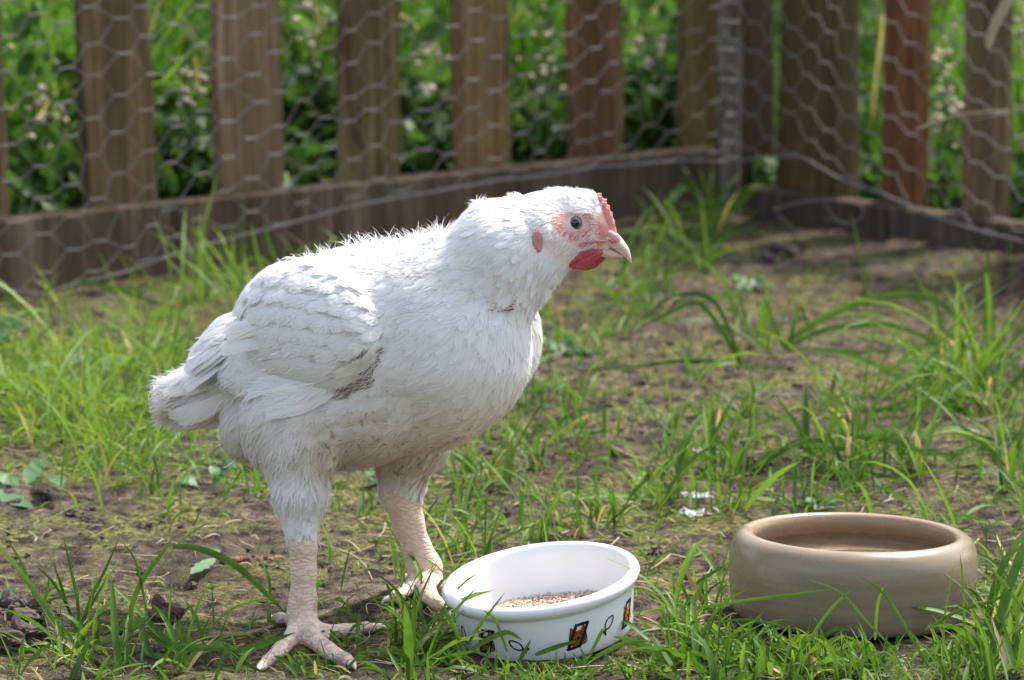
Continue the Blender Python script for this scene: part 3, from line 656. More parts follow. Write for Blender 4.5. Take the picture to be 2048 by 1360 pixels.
# ------------------------------------------------------------------ plants behind the fence
def back_plants():
    r = np.random.default_rng(31); n = 24000
    s = r.uniform(-2.2, 1.0, n); dpt = r.uniform(0.0, 1, n) ** 1.3 * 4.0 + 0.42
    Q = FC + dL * s[:, None] + nL * dpt[:, None]
    Q2 = FC + dRt * r.uniform(-.3, 2.2, 6000)[:, None] + dL * (r.uniform(0, 1, 6000)[:, None] ** 1.3 * 3 + .38)
    Q = np.concatenate([Q, Q2]); n = len(Q)
    cl = fbm(Q[:, 0], Q[:, 1], .35, 3, 60); keep = r.random(n) < np.clip((cl - .28) * 3, .1, 1); 
    right = np.clip(((Q - FC) @ dRt) / .5, 0, 1); keep &= r.random(n) > right * .45
    Q = Q[keep]; cl = cl[keep]; right = right[keep]; n = len(Q)
    Ln = (0.16 + 0.50 * cl) * np.exp(r.normal(0, .3, n)) * (1 - .45 * right); root = np.c_[Q, np.zeros(n)]
    var = np.clip(r.beta(2, 2, n) * .9 + (fbm(Q[:, 0], Q[:, 1], .5, 2, 66) - .5) * 1.2 + right * .3, 0, 1); var[r.random(n) < .06 + .12 * right] = 2
    V_, F_, A_ = blades(root, Ln, r.uniform(.004, .011, n), r.uniform(0, 2 * math.pi, n), np.abs(r.normal(1.0, .5, n)), var, np.abs(r.normal(.15, .15, n)), 6, seed=9)
    tag(mesh_obj('tall_grass', V_, F_, M['backgrass'], attrs={'var': A_}), 'tall lush grass growing beyond the fence', 'grass', kind='stuff')
    # leaves added right behind the boards, coloured dark to stand in for shade
    n = 16000; s = r.uniform(-2.2, .1, n); dd = r.uniform(.07, .62, n); Q = FC + dL * s[:, None] + nL * dd[:, None]; z = r.uniform(0, 1, n) * (.06 + .26 * fbm(Q[:, 0], Q[:, 1], .25, 3, 91))
    n2 = 5000; Qr = FC + dRt * r.uniform(-.1, 2.2, n2)[:, None] + dL * r.uniform(.07, .45, n2)[:, None]; zr_ = r.uniform(0, 1, n2) * .10; Q = np.concatenate([Q, Qr]); z = np.concatenate([z, zr_]); n = len(Q)
    c = np.c_[Q, z]; a = r.normal(0, 1, (n, 3)); a /= np.linalg.norm(a, axis=1)[:, None]; b = np.cross(a, r.normal(0, 1, (n, 3))); b /= np.linalg.norm(b, axis=1)[:, None]
    L = r.uniform(.012, .030, n)[:, None]; Wd = L * .6; nn = np.cross(a, b)
    V_ = np.stack([c - a * L, c - a * L * .3 + b * Wd * .9 , c + a * L * .4 + b * Wd * .8, c + a * L, c + a * L * .4 - b * Wd * .8, c - a * L * .3 - b * Wd * .9, c - nn * Wd * .35], 1).reshape(-1, 3)
    o = np.arange(n)[:, None, None] * 7; F_ = (o + np.array([[0, 1, 2, 6], [6, 2, 3, 4], [0, 6, 4, 5]])[None]).reshape(-1, 4)
    tag(mesh_obj('shade_leaves', V_, F_, M['under'], attrs={'var': np.repeat(np.clip(r.beta(1.3, 4, n), 0, 1), 7)}), 'low leaves added behind the fence boards, darkened to stand in for shade', 'shade_leaves', kind='stuff')
    # leafy undergrowth
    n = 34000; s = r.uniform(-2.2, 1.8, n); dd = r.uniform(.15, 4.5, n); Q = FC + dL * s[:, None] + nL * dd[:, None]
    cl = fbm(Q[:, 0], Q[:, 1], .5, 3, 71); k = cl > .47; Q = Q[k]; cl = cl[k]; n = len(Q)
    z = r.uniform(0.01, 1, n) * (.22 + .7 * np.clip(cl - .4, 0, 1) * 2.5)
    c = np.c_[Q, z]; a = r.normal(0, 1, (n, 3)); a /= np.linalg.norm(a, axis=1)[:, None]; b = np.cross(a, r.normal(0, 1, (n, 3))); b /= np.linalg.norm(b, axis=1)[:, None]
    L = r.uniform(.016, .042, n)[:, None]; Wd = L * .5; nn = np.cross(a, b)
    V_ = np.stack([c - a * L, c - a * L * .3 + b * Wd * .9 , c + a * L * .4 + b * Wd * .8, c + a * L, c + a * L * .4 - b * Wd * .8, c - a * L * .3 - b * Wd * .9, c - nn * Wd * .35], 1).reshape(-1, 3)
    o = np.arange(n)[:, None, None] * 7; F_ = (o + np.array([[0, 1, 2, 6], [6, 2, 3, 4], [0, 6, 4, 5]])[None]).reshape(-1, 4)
    tag(mesh_obj('undergrowth', V_, F_, M['under'], attrs={'var': np.repeat(np.clip(r.beta(2, 2, n) * .6 + (z / .7) * .7 - .1, 0, 1), 7)}), 'leafy undergrowth growing thickly beyond the fence', 'undergrowth', kind='stuff')  # leaf tone rises with height, painting shade low down
    # small cream seed heads and petals
    g = G(); 
    for (px, py, rx, ry, m, far) in ((90, 230, 70, 80, 45, .4), (385, 170, 35, 50, 26, .4), (620, 80, 40, 70, 16, .5), (860, 130, 45, 60, 40, .5), (1085, 130, 45, 80, 40, .5), (1300, 120, 45, 80, 40, .6), (1650, 300, 60, 80, 20, .5), (1890, 180, 40, 120, 30, .6), (2040, 60, 40, 80, 20, .6)):
        for _ in range(m):
            a = px + r.normal(0, .5) * rx; b = py + r.normal(0, .6) * ry
            t = ray_fence(a, FC, dL) if a < 1500 else ray_fence(a, FC, dRt); yy = (FC + (dL if a < 1500 else dRt) * t)[1] + r.uniform(.1, far + .5)
            c = at(a, b, yy); sz = r.uniform(.004, .009); ax = r.normal(0, 1, 3); ax /= np.linalg.norm(ax)
            g.add(*tube(np.array([c - ax * sz, c - ax * sz * .4, c + ax * sz * .4, c + ax * sz]), np.array([.3, 1, .9, .25]) * sz * .8, 6))
    tag(g.build('seed_heads', M['petal']), 'pale cream seed heads and petals among the far grass', 'seed heads', kind='stuff')
back_plants()
# a hedge that closes the view far beyond the fence
def hedge():
    r = np.random.default_rng(77); n = 30000
    s = r.uniform(-9, 9, n); h = r.random(n) ** .8 * (1.9 + .6 * fbm(s, s * 0, 1.2, 3, 80)); Q = np.c_[s, 13.5 + r.normal(0, .35, n) + .5 * fbm(s, h, .8, 2, 83), h]
    a = r.normal(0, 1, (n, 3)); a /= np.linalg.norm(a, axis=1)[:, None]; b = np.cross(a, r.normal(0, 1, (n, 3))); b /= np.linalg.norm(b, axis=1)[:, None]
    L = r.uniform(.04, .085, n)[:, None]; W_ = L * .45; nn = np.cross(a, b)
    V_ = np.stack([Q - a * L, Q + b * W_, Q + a * L, Q - b * W_, Q + nn * W_ * .3], 1).reshape(-1, 3)
    o = np.arange(n)[:, None, None] * 5
    F_ = (o + np.array([[0, 1, 4], [1, 2, 4], [2, 3, 4], [3, 0, 4]])[None]).reshape(-1, 3)
    tag(mesh_obj('hedge', V_, F_, M['backgrass'], attrs={'var': np.repeat(np.clip(r.beta(2, 3, n), 0, 1), 5)}), 'leafy green hedge far beyond the fence', 'hedge', kind='stuff')
hedge()
# ------------------------------------------------------------------ bowls
def white_bowl():
    loc = WB.copy(); loc[2] = 0.0035
    prof = [(0, .004), (.062, .004), (.068, .0015), (.0710, .0), (.0730, .0015), (.0744, .006), (.0758, .016), (.0772, .028), (.0780, .036), (.0785, .040), (.0792, .0425), (.0815, .0445), (.0838, .0470), (.0850, .0500), (.0850, .0525), (.0838, .0550),
            (.0815, .0565), (.0790, .0567), (.0768, .0552), (.0755, .0525), (.0745, .048), (.0725, .036), (.0695, .020), (.066, .012), (.060, .0085), (.03, .0075), (0.0, .0075)]
    P_ = spline([(a, b, 0) for a, b in prof], 110)[:, :2]; P_[:, 0] = np.maximum(P_[:, 0], 0)
    root = empty('cat_bowl', loc, 'white glazed cat bowl with square cat pictures and fish outlines, tilted, beside the foot', 'bowl')
    body = mesh_obj('bowl_body', *lathe(P_, 128), M['white_glaze'], root)
    # printed pictures lie on the wall: cylinder-wrapped thin shapes
    def wall_r(z): return np.interp(z, [.006, .016, .028, .036], [.0744, .0758, .0772, .0780])
    def wrap(pts, ang, zc, s, lift):
        pts = np.asarray(pts, float) * s; z = zc + pts[:, 1]; r_ = wall_r(z) + lift; a = ang + pts[:, 0] / .0765
        return np.stack([r_ * np.sin(a), -r_ * np.cos(a), z], -1)
    def grid_poly(poly, ang, zc, s, lift, g, n=26):
        """fill polygon with a wrapped triangulated fan over a subdivided outline"""
        poly = np.asarray(poly, float); m = []
        for k in range(len(poly)):
            a, b = poly[k], poly[(k + 1) % len(poly)]
            for f in np.linspace(0, 1, 4, endpoint=False): m.append(a + (b - a) * f)
        m = np.array(m); c = m.mean(0); rings = [c + (m - c) * q for q in (1, .66, .33, .02)]
        V_ = np.concatenate([wrap(q, ang, zc, s, lift) for q in rings]); K = len(m)
        F_ = [(a * K + b, a * K + (b + 1) % K, (a + 1) * K + (b + 1) % K, (a + 1) * K + b) for a in range(3) for b in range(K)]
        g.add(V_, np.array(F_))
    def stroke(pts, wd, ang, zc, s, lift, g, closed=False):
        pts = np.asarray(pts, float)
        if closed: pts = np.vstack([pts, pts[:1]])
        q = spline([(a, b, 0) for a, b in pts], 10 * len(pts))[:, :2] if len(pts) > 2 else np.linspace(pts[0], pts[1], 8)
        T = np.gradient(q, axis=0); T /= np.linalg.norm(T, axis=1)[:, None] + 1e-9; N_ = np.stack([-T[:, 1], T[:, 0]], -1)
        r_ = np.random.default_rng(len(pts)); w_ = wd * (.8 + .4 * r_.random(len(q)))[:, None]
        V_ = np.stack([wrap(q - N_ * w_ * .5, ang, zc, s, lift), wrap(q + N_ * w_ * .5, ang, zc, s, lift)], 1).reshape(-1, 3)
        F_ = np.array([(2 * k, 2 * k + 1, 2 * k + 3, 2 * k + 2) for k in range(len(q) - 1)]); g.add(V_, F_)
    frame_out = [(-1, -1.12), (-.97, 1.15), (-.1, 1.08), (1, 1.12), (1.03, -1.1), (.1, -1.02)]
    cats = [(-42, 'olive_ink', 1), (20, 'brown_ink', .97), (65, 'orange_ink', .95)]
    for deg, ink, s_ in cats:
        an = R(deg); s = .0114 * s_; zc = .0215
        root2 = G(); 
        for a, b in ((0, 2), (2, 3), (3, 5), (5, 0)):
            pa = np.array(frame_out[a]) * .86; pb = np.array(frame_out[b]) * .86
            stroke([pa * 1.0 - (pb - pa) * .07, (pa + pb) / 2 * 1.03, pb + (pb - pa) * .07], .25, an, zc, s, .00035, root2)
        fr_ = root2.build('picture_frame', M['black_ink'], root, smooth=False)
        g = G(); head = [(-.55, -.75), (-.72, -.2), (-.6, .45), (-.52, .82), (-.25, .45), (.22, .48), (.5, .86), (.6, .4), (.70, -.15), (.55, -.75)]
        grid_poly(head, an, zc, s, .00025, g); cf = g.build('cat_picture', M[ink], root, smooth=False)
        g = G(); e = [(-.06, 0), (0, .07), (.06, 0), (0, -.07)]
        for cx_, cy_, q in ((-.28, .16, 1.2), (.26, .18, 1.2), (0.02, -.18, 2.7)): grid_poly([(cx_ + a * q, cy_ + b * q) for a, b in e], an, zc, s, .0005, g)
        for k in (-1, 0, 1):
            stroke([(-.18, -.28 + k * .03), (-.45, -.32 + k * .12), (-.72, -.38 + k * .2)], .045, an, zc, s, .0005, g); stroke([(.22, -.28 + k * .03), (.48, -.32 + k * .12), (.74, -.38 + k * .2)], .045, an, zc, s, .0005, g)
        stroke(head, .06, an, zc, s, .00045, g, True)
        cm = g.build('ink_lines', M['black_ink'], cf, smooth=False)
    for deg, rot, zc in ((-66, 80, .021), (-19, 145, .019), (43, 50, .0225), (83, 60, .0225)):
        g = G(); f = [(-.95, .28), (-.62, .05), (-.2, .34), (.3, .42), (.75, .22), (.95, -.05), (.7, -.28), (.2, -.38), (-.25, -.28), (-.62, -.02), (-.98, -.36), (-.88, 0)]
        c_, s_ = math.cos(R(rot)), math.sin(R(rot)); f = [(a * c_ - b * s_, a * s_ + b * c_) for a, b in f]
        stroke(f, .15, R(deg), zc, .0090, .0004, g, True); g.build('fish_outline', M['black_ink'], root, smooth=False)
    root.scale = (1.03, 1.03, .98); root.rotation_euler = (R(7.4), R(-7.5), R(0)); root.location = (loc[0], loc[1] + .004, loc[2] + .004)
    # crushed grain resting inside
    r_ = np.random.default_rng(8); g = G(); Mx = Matrix.Translation(root.location) @ root.rotation_euler.to_matrix().to_4x4()
    n = 3600
    for k in range(n):
        a = r_.uniform(0, 2 * math.pi); q = math.sqrt(r_.random()) * .069; x_, y_ = q * math.cos(a), q * math.sin(a)
        heap = .0072 + .009 * math.exp(-((x_ + .030) ** 2 + (y_ - .02) ** 2) / .032 ** 2) + .005 * math.exp(-((x_ - .035) ** 2 + (y_ - .035) ** 2) / .03 ** 2) 
        z_ = heap + r_.uniform(0, .0035) + .001; c = np.array(Mx @ Vector((x_, y_, z_))); ax = r_.normal(0, 1, 3) * [1, 1, .5]; ax /= np.linalg.norm(ax); s = r_.uniform(.0010, .0021)
        g.add(*tube(np.array([c - ax * s, c - ax * s * .45, c + ax * s * .5, c + ax * s]), np.array([.35, 1, .85, .25]) * s * r_.uniform(.5, .8), 6))
    o = g.build('grain_feed', M['grain']); rebase(o, loc); o.location = tuple(loc); tag(o, 'pale crushed grain feed heaped inside the white cat bowl', 'feed', kind='stuff')
white_bowl()
def stone_bowl():
    prof = [(0, .010), (.09, .010), (.094, .006), (.097, .001), (.100, .0), (.1035, .002), (.1062, .010), (.1082, .025), (.1092, .040), (.1090, .052), (.1072, .062), (.1035, .0695), (.0985, .0735), (.0940, .0745), (.0905, .0730), (.0886, .0690), (.0885, .0640), (.0905, .0585), (.0945, .050), (.097, .038), (.097, .028), (.094, .020), (.085, .0165), (.05, .0155), (0, .015)]
    P_ = spline([(a, b, 0) for a, b in prof], 120)[:, :2]; P_[:, 0] = np.maximum(P_[:, 0], 0) * 1.028; P_[:, 1] *= 1.02
    V_, F_ = lathe(P_, 160)
    a = np.arctan2(V_[:, 1], V_[:, 0]); V_[:, :2] *= (1 + .003 * np.sin(2 * a + 1) + .0015 * np.sin(5 * a))[:, None]
    o = mesh_obj('stoneware_bowl', V_, F_, M['stone']); o.location = (SB[0], SB[1], .001); o.rotation_euler = (R(-.6), R(1.2), 0)
    tag(o, 'tan glazed stoneware bowl with thick rounded rim holding clear water', 'bowl')
    rw = .0925; a = np.arange(96) / 96 * 2 * math.pi; V_ = np.concatenate([np.array([[0, 0, 0.0]])] + [np.stack([np.cos(a) * rw * f, np.sin(a) * rw * f, 0 * a], -1) for f in (.5, 1)])
    F_ = [(0, 1 + k, 1 + (k + 1) % 96) for k in range(96)] + [(1 + k, 97 + k, 97 + (k + 1) % 96, 1 + (k + 1) % 96) for k in range(96)]
    wt = NT('clear_water'); wt.set(Roughness=0.02, IOR=1.33); wt.b.inputs['Transmission Weight'].default_value = 1; wt.col((.95, .93, .88)); wt.bump(wt.noise(wt.coord('Object'), 30, 2, .5), .05, .001)
    o = mesh_obj('water', V_, F_, wt.m); o.location = (SB[0], SB[1], .0585); tag(o, kind='structure')
stone_bowl()

# ------------------------------------------------------------------ litter
def lump(c, r3, seed, n=10, rough=.25):
    r_ = np.random.default_rng(seed); th = np.linspace(0.0, math.pi, n); ph = np.arange(n * 2) / (n * 2) * 2 * math.pi
    T_, P_ = np.meshgrid(th, ph, indexing='ij'); d = np.stack([np.sin(T_) * np.cos(P_), np.sin(T_) * np.sin(P_), np.cos(T_)], -1)
    k = 1 + rough * (vn(d[..., 0] * 2 + d[..., 2] * 3 + seed, d[..., 1] * 2 + 9, .55, seed % 50) - .5) * 2 + rough * .5 * (vn(d[..., 0] * 4 + seed, d[..., 1] * 4 + d[..., 2] * 5, .6, 3) - .5)
    V_ = (np.asarray(c) + d * k[..., None] * np.asarray(r3)).reshape(-1, 3); m = n * 2
    F_ = np.array([(a * m + b, (a + 1) * m + b, (a + 1) * m + (b + 1) % m, a * m + (b + 1) % m) for a in range(n - 1) for b in range(m)])
    return V_, F_
def clods():
    r_ = np.random.default_rng(15); g = G()
    reg = [(25, 1250, 110, 35, 170), (1590, 935, 120, 28, 130), (400, 1120, 160, 60, 40), (1000, 1330, 160, 25, 40), (300, 1310, 120, 30, 40), (1750, 455, 170, 30, 60), (2040, 560, 50, 80, 260), (1000, 760, 900, 220, 2200), (700, 1120, 120, 40, 40), (130, 1060, 140, 40, 50), (1560, 500, 60, 25, 20), (1160, 920, 70, 30, 50), (1950, 1080, 80, 50, 40)]
    for px, py, rx, ry, n in reg:
        for k in range(n):
            a = px + r_.normal(0, .6) * rx; b = max(430, py + r_.normal(0, .6) * ry); q = ground_pt(a, b)
            if inside_bowl(q[0], q[1]): continue
            s = r_.uniform(.0008, .0030) * (2.0 if r_.random() < .07 else 1); v, f = lump((q[0], q[1], float(gz(q[0], q[1])) + s * .35), (s * r_.uniform(.8, 1.4), s, s * .7), int(r_.integers(1e5)), 7, .8); g.add(v, f)
    for a, b, s in ((30, 1292, .016), (55, 1262, .013), (8, 1240, .014), (90, 1285, .010), (1, 1300, .015), (1556, 520, .018), (1520, 940, .014), (1640, 915, .013), (1880, 480, .02)):
        q = ground_pt(a, b); v, f = lump((q[0], q[1], float(gz(q[0], q[1])) + s * .3), (s * 1.2, s, s * .75), int(a) + 7, 22, .75); g.add(v, f)
    tag(g.build('soil_crumbs', M['clod'], smooth=False), 'dark crumbs and clods of loose soil scattered on the ground', 'soil', kind='stuff')
    g = G()                                       # straw and dead blades lying about
    for k in range(650):
        a = r_.uniform(-20, 2070); b = r_.uniform(0, 1) ** .6 * 900 + 450; q = ground_pt(a, b)
        if inside_bowl(q[0], q[1]): continue
        L = r_.uniform(.008, .045); h = r_.uniform(0, 2 * math.pi); e = q + np.array([math.cos(h), math.sin(h), 0]) * L; m_ = (q + e) / 2 + r_.normal(0, .004, 3)
        P_ = np.array([q, m_, e]); P_[:, 2] = gz(P_[:, 0], P_[:, 1]) + .0015 + np.array([0, r_.uniform(0, .006), r_.uniform(0, .008)])
        g.add(*tube(spline(P_, 6), r_.uniform(.0003, .0009), 4))
    tag(g.build('straw_litter', M['straw']), 'thin dead stalks and straw lying on the soil', 'straw', kind='stuff')
clods()
def stick(name, label, cat, pts, rad, mat, zoff=.002, n=30, knobs=.15, group=None, taper=.6):
    r_ = np.random.default_rng(len(label)); P_ = []
    for a, b in pts:
        q = ground_pt(a, b); q[2] = float(gz(q[0], q[1])) + rad * .7 + zoff; P_.append(q)
    P_ = spline(P_, n); rr = rad * (1 + r_.normal(0, knobs, n)) * np.linspace(1, taper, n); P_ += r_.normal(0, rad * knobs * .7, P_.shape)
    o = mesh_obj(name, *tube(P_, rr, 10), mat); base = P_[0].copy(); rebase(o, base); o.location = tuple(base); tag(o, label, cat, group); return o
stick('twig', 'pale brown broken twig lying left of the near foot', 'twig', [(420, 1279), (450, 1275), (490, 1271), (520, 1262), (545, 1255)], .0032, M['twig'])
stick('twig', 'thin dark twig lying on mud below the breast', 'twig', [(1220, 885), (1270, 905), (1330, 925)], .0022, M['twig'])
stick('twig', 'forked dry twig standing right of the tan bowl', 'twig', [(1990, 1085), (2002, 1110), (2020, 1140), (2040, 1165)], .0014, M['straw'], .012)
stick('twig', 'curved straw coloured stalk running from bare soil to the far foot', 'twig', [(640, 1090), (700, 1110), (730, 1130), (745, 1170)], .0009, M['straw'])
stick('catkin', 'long red brown catkin lying on the moss behind the near leg', 'catkin', [(445, 1122), (480, 1120), (520, 1118), (562, 1113)], .0035, M['catkin'], 0, 44, .35, taper=.8)
d0 = ground_pt(325, 1245)
dg = G(); dg.add(*lump((d0[0], d0[1], .006), (.014, .010, .009), 3, 16, .35)); dg.add(*lump((d0[0] + .009, d0[1] + .004, .010), (.009, .008, .007), 9, 14, .35)); dg.add(*lump((d0[0] - .004, d0[1] + .002, .017), (.006, .004, .008), 12, 12, .3))
o = dg.build('dropping', M['dung']); rebase(o, d0); o.location = tuple(d0); tag(o, 'dark brown curled dropping on the moss under the bent blade', 'dropping')
# dry reed hanging over the top right corner of the netting
g = G(); ribbon([at(2030, -30, 5.6), at(2010, 10, 5.6), at(1985, 60, 5.6), at(1976, 98, 5.6)], .020, g, 2.0, side=(0, -1, .1), prof=lambda u: np.interp(u, [0, .6, .9, 1], [.9, .7, .6, .2]))
g.add(*tube(spline([at(1830, 260, 5.7), at(1900, 235, 5.7), at(1960, 225, 5.7), at(2060, 218, 5.7)], 20), .0012, 5)); 
g.add(*tube(spline([at(2030, -30, 5.6), at(2060, -60, 5.65), at(2090, 218, 5.7), at(2060, 218, 5.7)], 20), .0012, 5)); 
o = g.build('dry_stalk', M['straw'], attr='var'); b0 = at(2060, 218, 5.7); rebase(o, b0); o.location = tuple(b0); tag(o, 'dry straw coloured stalk caught in the wire at top right', 'stalk')

# ------------------------------------------------------------------ CHICKEN
Y0 = 3.47; PX = Y0 / FPX
YAW = R(20)
Fv = np.array([math.cos(YAW), -math.sin(YAW), 0]); Lv = np.array([math.sin(YAW), math.cos(YAW), 0]); Uv = np.array([0, 0, 1.0])
def bp(px, py, dep): return at(px, py, Y0 + dep * PX)
def prims():
    Pm = []
    def cone(a, ra, b, rb, k=22): Pm.append(('c', bp(*a), ra * PX, bp(*b), rb * PX, k * PX))
    def chain(pts, k=22):
        for (a, ra), (b, rb) in zip(pts[:-1], pts[1:]): cone(a, ra, b, rb, k)
    def ell(c, ax, tilt=0, k=22, yaw=True):
        f, l = (Fv, Lv) if yaw is True else (np.array([math.cos(yaw), -math.sin(yaw), 0]), np.array([math.sin(yaw), math.cos(yaw), 0]))
        t = R(tilt); a1 = f * math.cos(t) + Uv * math.sin(t); a2 = -f * math.sin(t) + Uv * math.cos(t)
        Pm.append(('e', bp(*c), np.array([a1, a2, l]), np.array(ax, float) * PX, k * PX))
    # trunk
    ell((735, 672, 0), (235, 183, 160), 8)
    ell((897, 682, -62), (164, 184, 142), 22, 30)
    ell((590, 690, 48), (135, 165, 125), 0, 30)
    ell((700, 835, -20), (170, 100, 125), 8, 30); ell((505, 850, 30), (62, 72, 70), 0, 26)
    ell((880, 800, -40), (120, 95, 100), 30, 30)
    # breast keel fold: far half bulges out on the right
    ell((990, 658, 16), (92, 128, 66), 14, 14)
    # tail
    chain([((540, 735, 62), 95), ((455, 775, 95), 62), ((385, 800, 120), 36)], 30)
    # neck and head
    chain([((850, 604, -50), 118), ((922, 582, -70), 96), ((1008, 505, -84), 103), ((1080, 468, -88), 80)], 22)
    chain([((1000, 570, -80), 90), ((1060, 515, -86), 72)], 26)
    ell((1118, 450, -88), (82, 68, 50), -4, 16, 0.0); ell((1152, 428, -88), (48, 44, 38), 0, 14, 0.0)
    ell((1178, 468, -88), (50, 42, 33), -18, 14, 0.0); ell((1176, 434, -88), (35, 42, 26), 0, 14, 0.0); cone((1185, 478, -88), 27, (1203, 488, -88), 17, 12)
    cone((1110, 505, -88), 38, (1165, 505, -88), 20, 16)
    # brow over the near and far eye
    for s in (-1, 1): ell((1150, 424, -88 + s * 34), (30, 9, 10), 4, 8, 0.0)
    # near leg
    ell((585, 850, -75), (108, 110, 82), -20, 30)
    chain([((600, 915, -110), 72), ((601, 985, -140), 50), ((601, 1045, -152), 30), ((606, 1090, -156), 27.5), ((607, 1140, -158), 24.5), ((606, 1200, -160), 26), ((603, 1236, -161), 33)], 14)
    # far leg
    ell((820, 870, 60), (85, 80, 62), -30, 26)
    chain([((808, 930, 88), 56), ((802, 985, 108), 40), ((816, 1045, 125), 32), ((834, 1095, 135), 28), ((849, 1135, 140), 35), ((852, 1160, 142), 35)], 14)
    # wing folded on the near side
    ell((622, 650, -88), (148, 128, 78), -16, 5); ell((712, 655, -128), (56, 100, 58), 24, 7); ell((540, 745, -50), (110, 62, 42), 8, 14)
    cone((794, 606, -186), 14, (778, 690, -184), 19, 6); Pm[-1] = ('s',) + Pm[-1][1:]; cone((776, 690, -182), 19, (668, 802, -172), 16, 6); Pm[-1] = ('s',) + Pm[-1][1:]
    # far wing
    ell((650, 640, 145), (150, 120, 40), -16, 12)
    return Pm
def toes(Pm, foot, tips, k=7):
    for pts in tips:
        for (a, ra), (b, rb) in zip(pts[:-1], pts[1:]): Pm.append(('c', a, ra, b, rb, k * PX))
def gp3(px, py, up): 
    q = ground_pt(px, py - 0, 0.0); z = float(gz(q[0], q[1])); q = ground_pt(px, py, z + up); return q
TOE = []                                           # (tip point, direction) for claws
def make_toes(Pm):
    c = bp(602, 1243, -160); r_ = PX
    def toe(start, pts, claw):
        path = [(start, 24 * PX)]
        for (px, py, rad) in pts: path.append((gp3(px, py, rad * PX * .82), rad * PX))
        for (a, ra), (b, rb) in zip(path[:-1], path[1:]): Pm.append(('c', a, ra, b, rb, 8 * PX))
        TOE.append((path[-1][0], path[-1][0] - path[-2][0], path[-1][1], claw))
    toe(c, [(645, 1266, 17), (690, 1262, 14.5), (732, 1256, 12), (752, 1254, 9.5)], 1)
    toe(c, [(622, 1275, 20), (655, 1300, 17), (690, 1321, 15), (703, 1328, 12)], 1)
    toe(c, [(585, 1276, 18), (560, 1300, 15), (536, 1322, 12.5), (522, 1334, 10)], 1)
    toe(c, [(585, 1240, 15), (560, 1236, 11), (548, 1236, 8)], .7)
    # webs between the toes
    q = [gp3(600, 1290, 5 * PX), gp3(640, 1276, 5 * PX)]
    Pm.append(('c', gp3(585, 1283, 6 * PX), 7 * PX, gp3(625, 1290, 6 * PX), 7 * PX, 10 * PX)); Pm.append(('c', gp3(630, 1275, 6 * PX), 7 * PX, gp3(668, 1280, 6 * PX), 6 * PX, 10 * PX))
    c = bp(847, 1158, 141)
    toe(c, [(815, 1180, 16), (795, 1192, 13), (780, 1197, 9)], .7)
    toe(c, [(858, 1190, 18), (872, 1205, 14), (885, 1215, 11)], .7)
    toe(c, [(890, 1178, 17), (925, 1182, 14), (955, 1184, 10)], .7)
    toe(c, [(825, 1158, 13), (810, 1154, 8)], .7)
PM = prims(); make_toes(PM)
def sd_prim(p, P):
    if p[0] in 'cs':
        a, ra, b, rb = p[1:5]; ba = b - a; t = np.clip(((P - a) @ ba) / (ba @ ba), 0, 1)
        return np.linalg.norm(P - a - t[..., None] * ba, axis=-1) - (ra + (rb - ra) * t)
    c, B, ax = p[1:4]; q = (P - c) @ B.T; k0 = np.linalg.norm(q / ax, axis=-1); k1 = np.linalg.norm(q / ax ** 2, axis=-1)
    return k0 * (k0 - 1) / (k1 + 1e-9)
def field():
    h = 0.0021; lo = np.array([-0.335, 3.36 - .1, -0.02]); hi = np.array([0.125, 3.70, 0.405])
    n = np.ceil((hi - lo) / h).astype(int); Fd = np.full(n, 0.05, np.float32)
    for p in PM:
        k = p[-1]; mg = k + .006
        if p[0] in 'cs': l = np.minimum(p[1] - p[2], p[3] - p[4]) - mg; u = np.maximum(p[1] + p[2], p[3] + p[4]) + mg
        else: m = p[3].max(); l = p[1] - m - mg; u = p[1] + m + mg
        i0 = np.maximum(((l - lo) / h).astype(int), 0); i1 = np.minimum(((u - lo) / h).astype(int) + 1, n)
        if (i1 <= i0).any(): continue
        ax = [lo[d] + h * np.arange(i0[d], i1[d]) for d in range(3)]
        P = np.stack(np.meshgrid(*ax, indexing='ij'), -1); d = sd_prim(p, P)
        sl = tuple(slice(i0[q], i1[q]) for q in range(3)); F0 = Fd[sl]
        if p[0] == 's':
            hh = np.maximum(k - np.abs(F0 + d), 0) / k; Fd[sl] = np.maximum(F0, -d) + hh * hh * k * .25; continue
        hh = np.maximum(k - np.abs(F0 - d), 0) / k; Fd[sl] = np.minimum(F0, d) - hh * hh * k * .25
    return Fd, lo, h
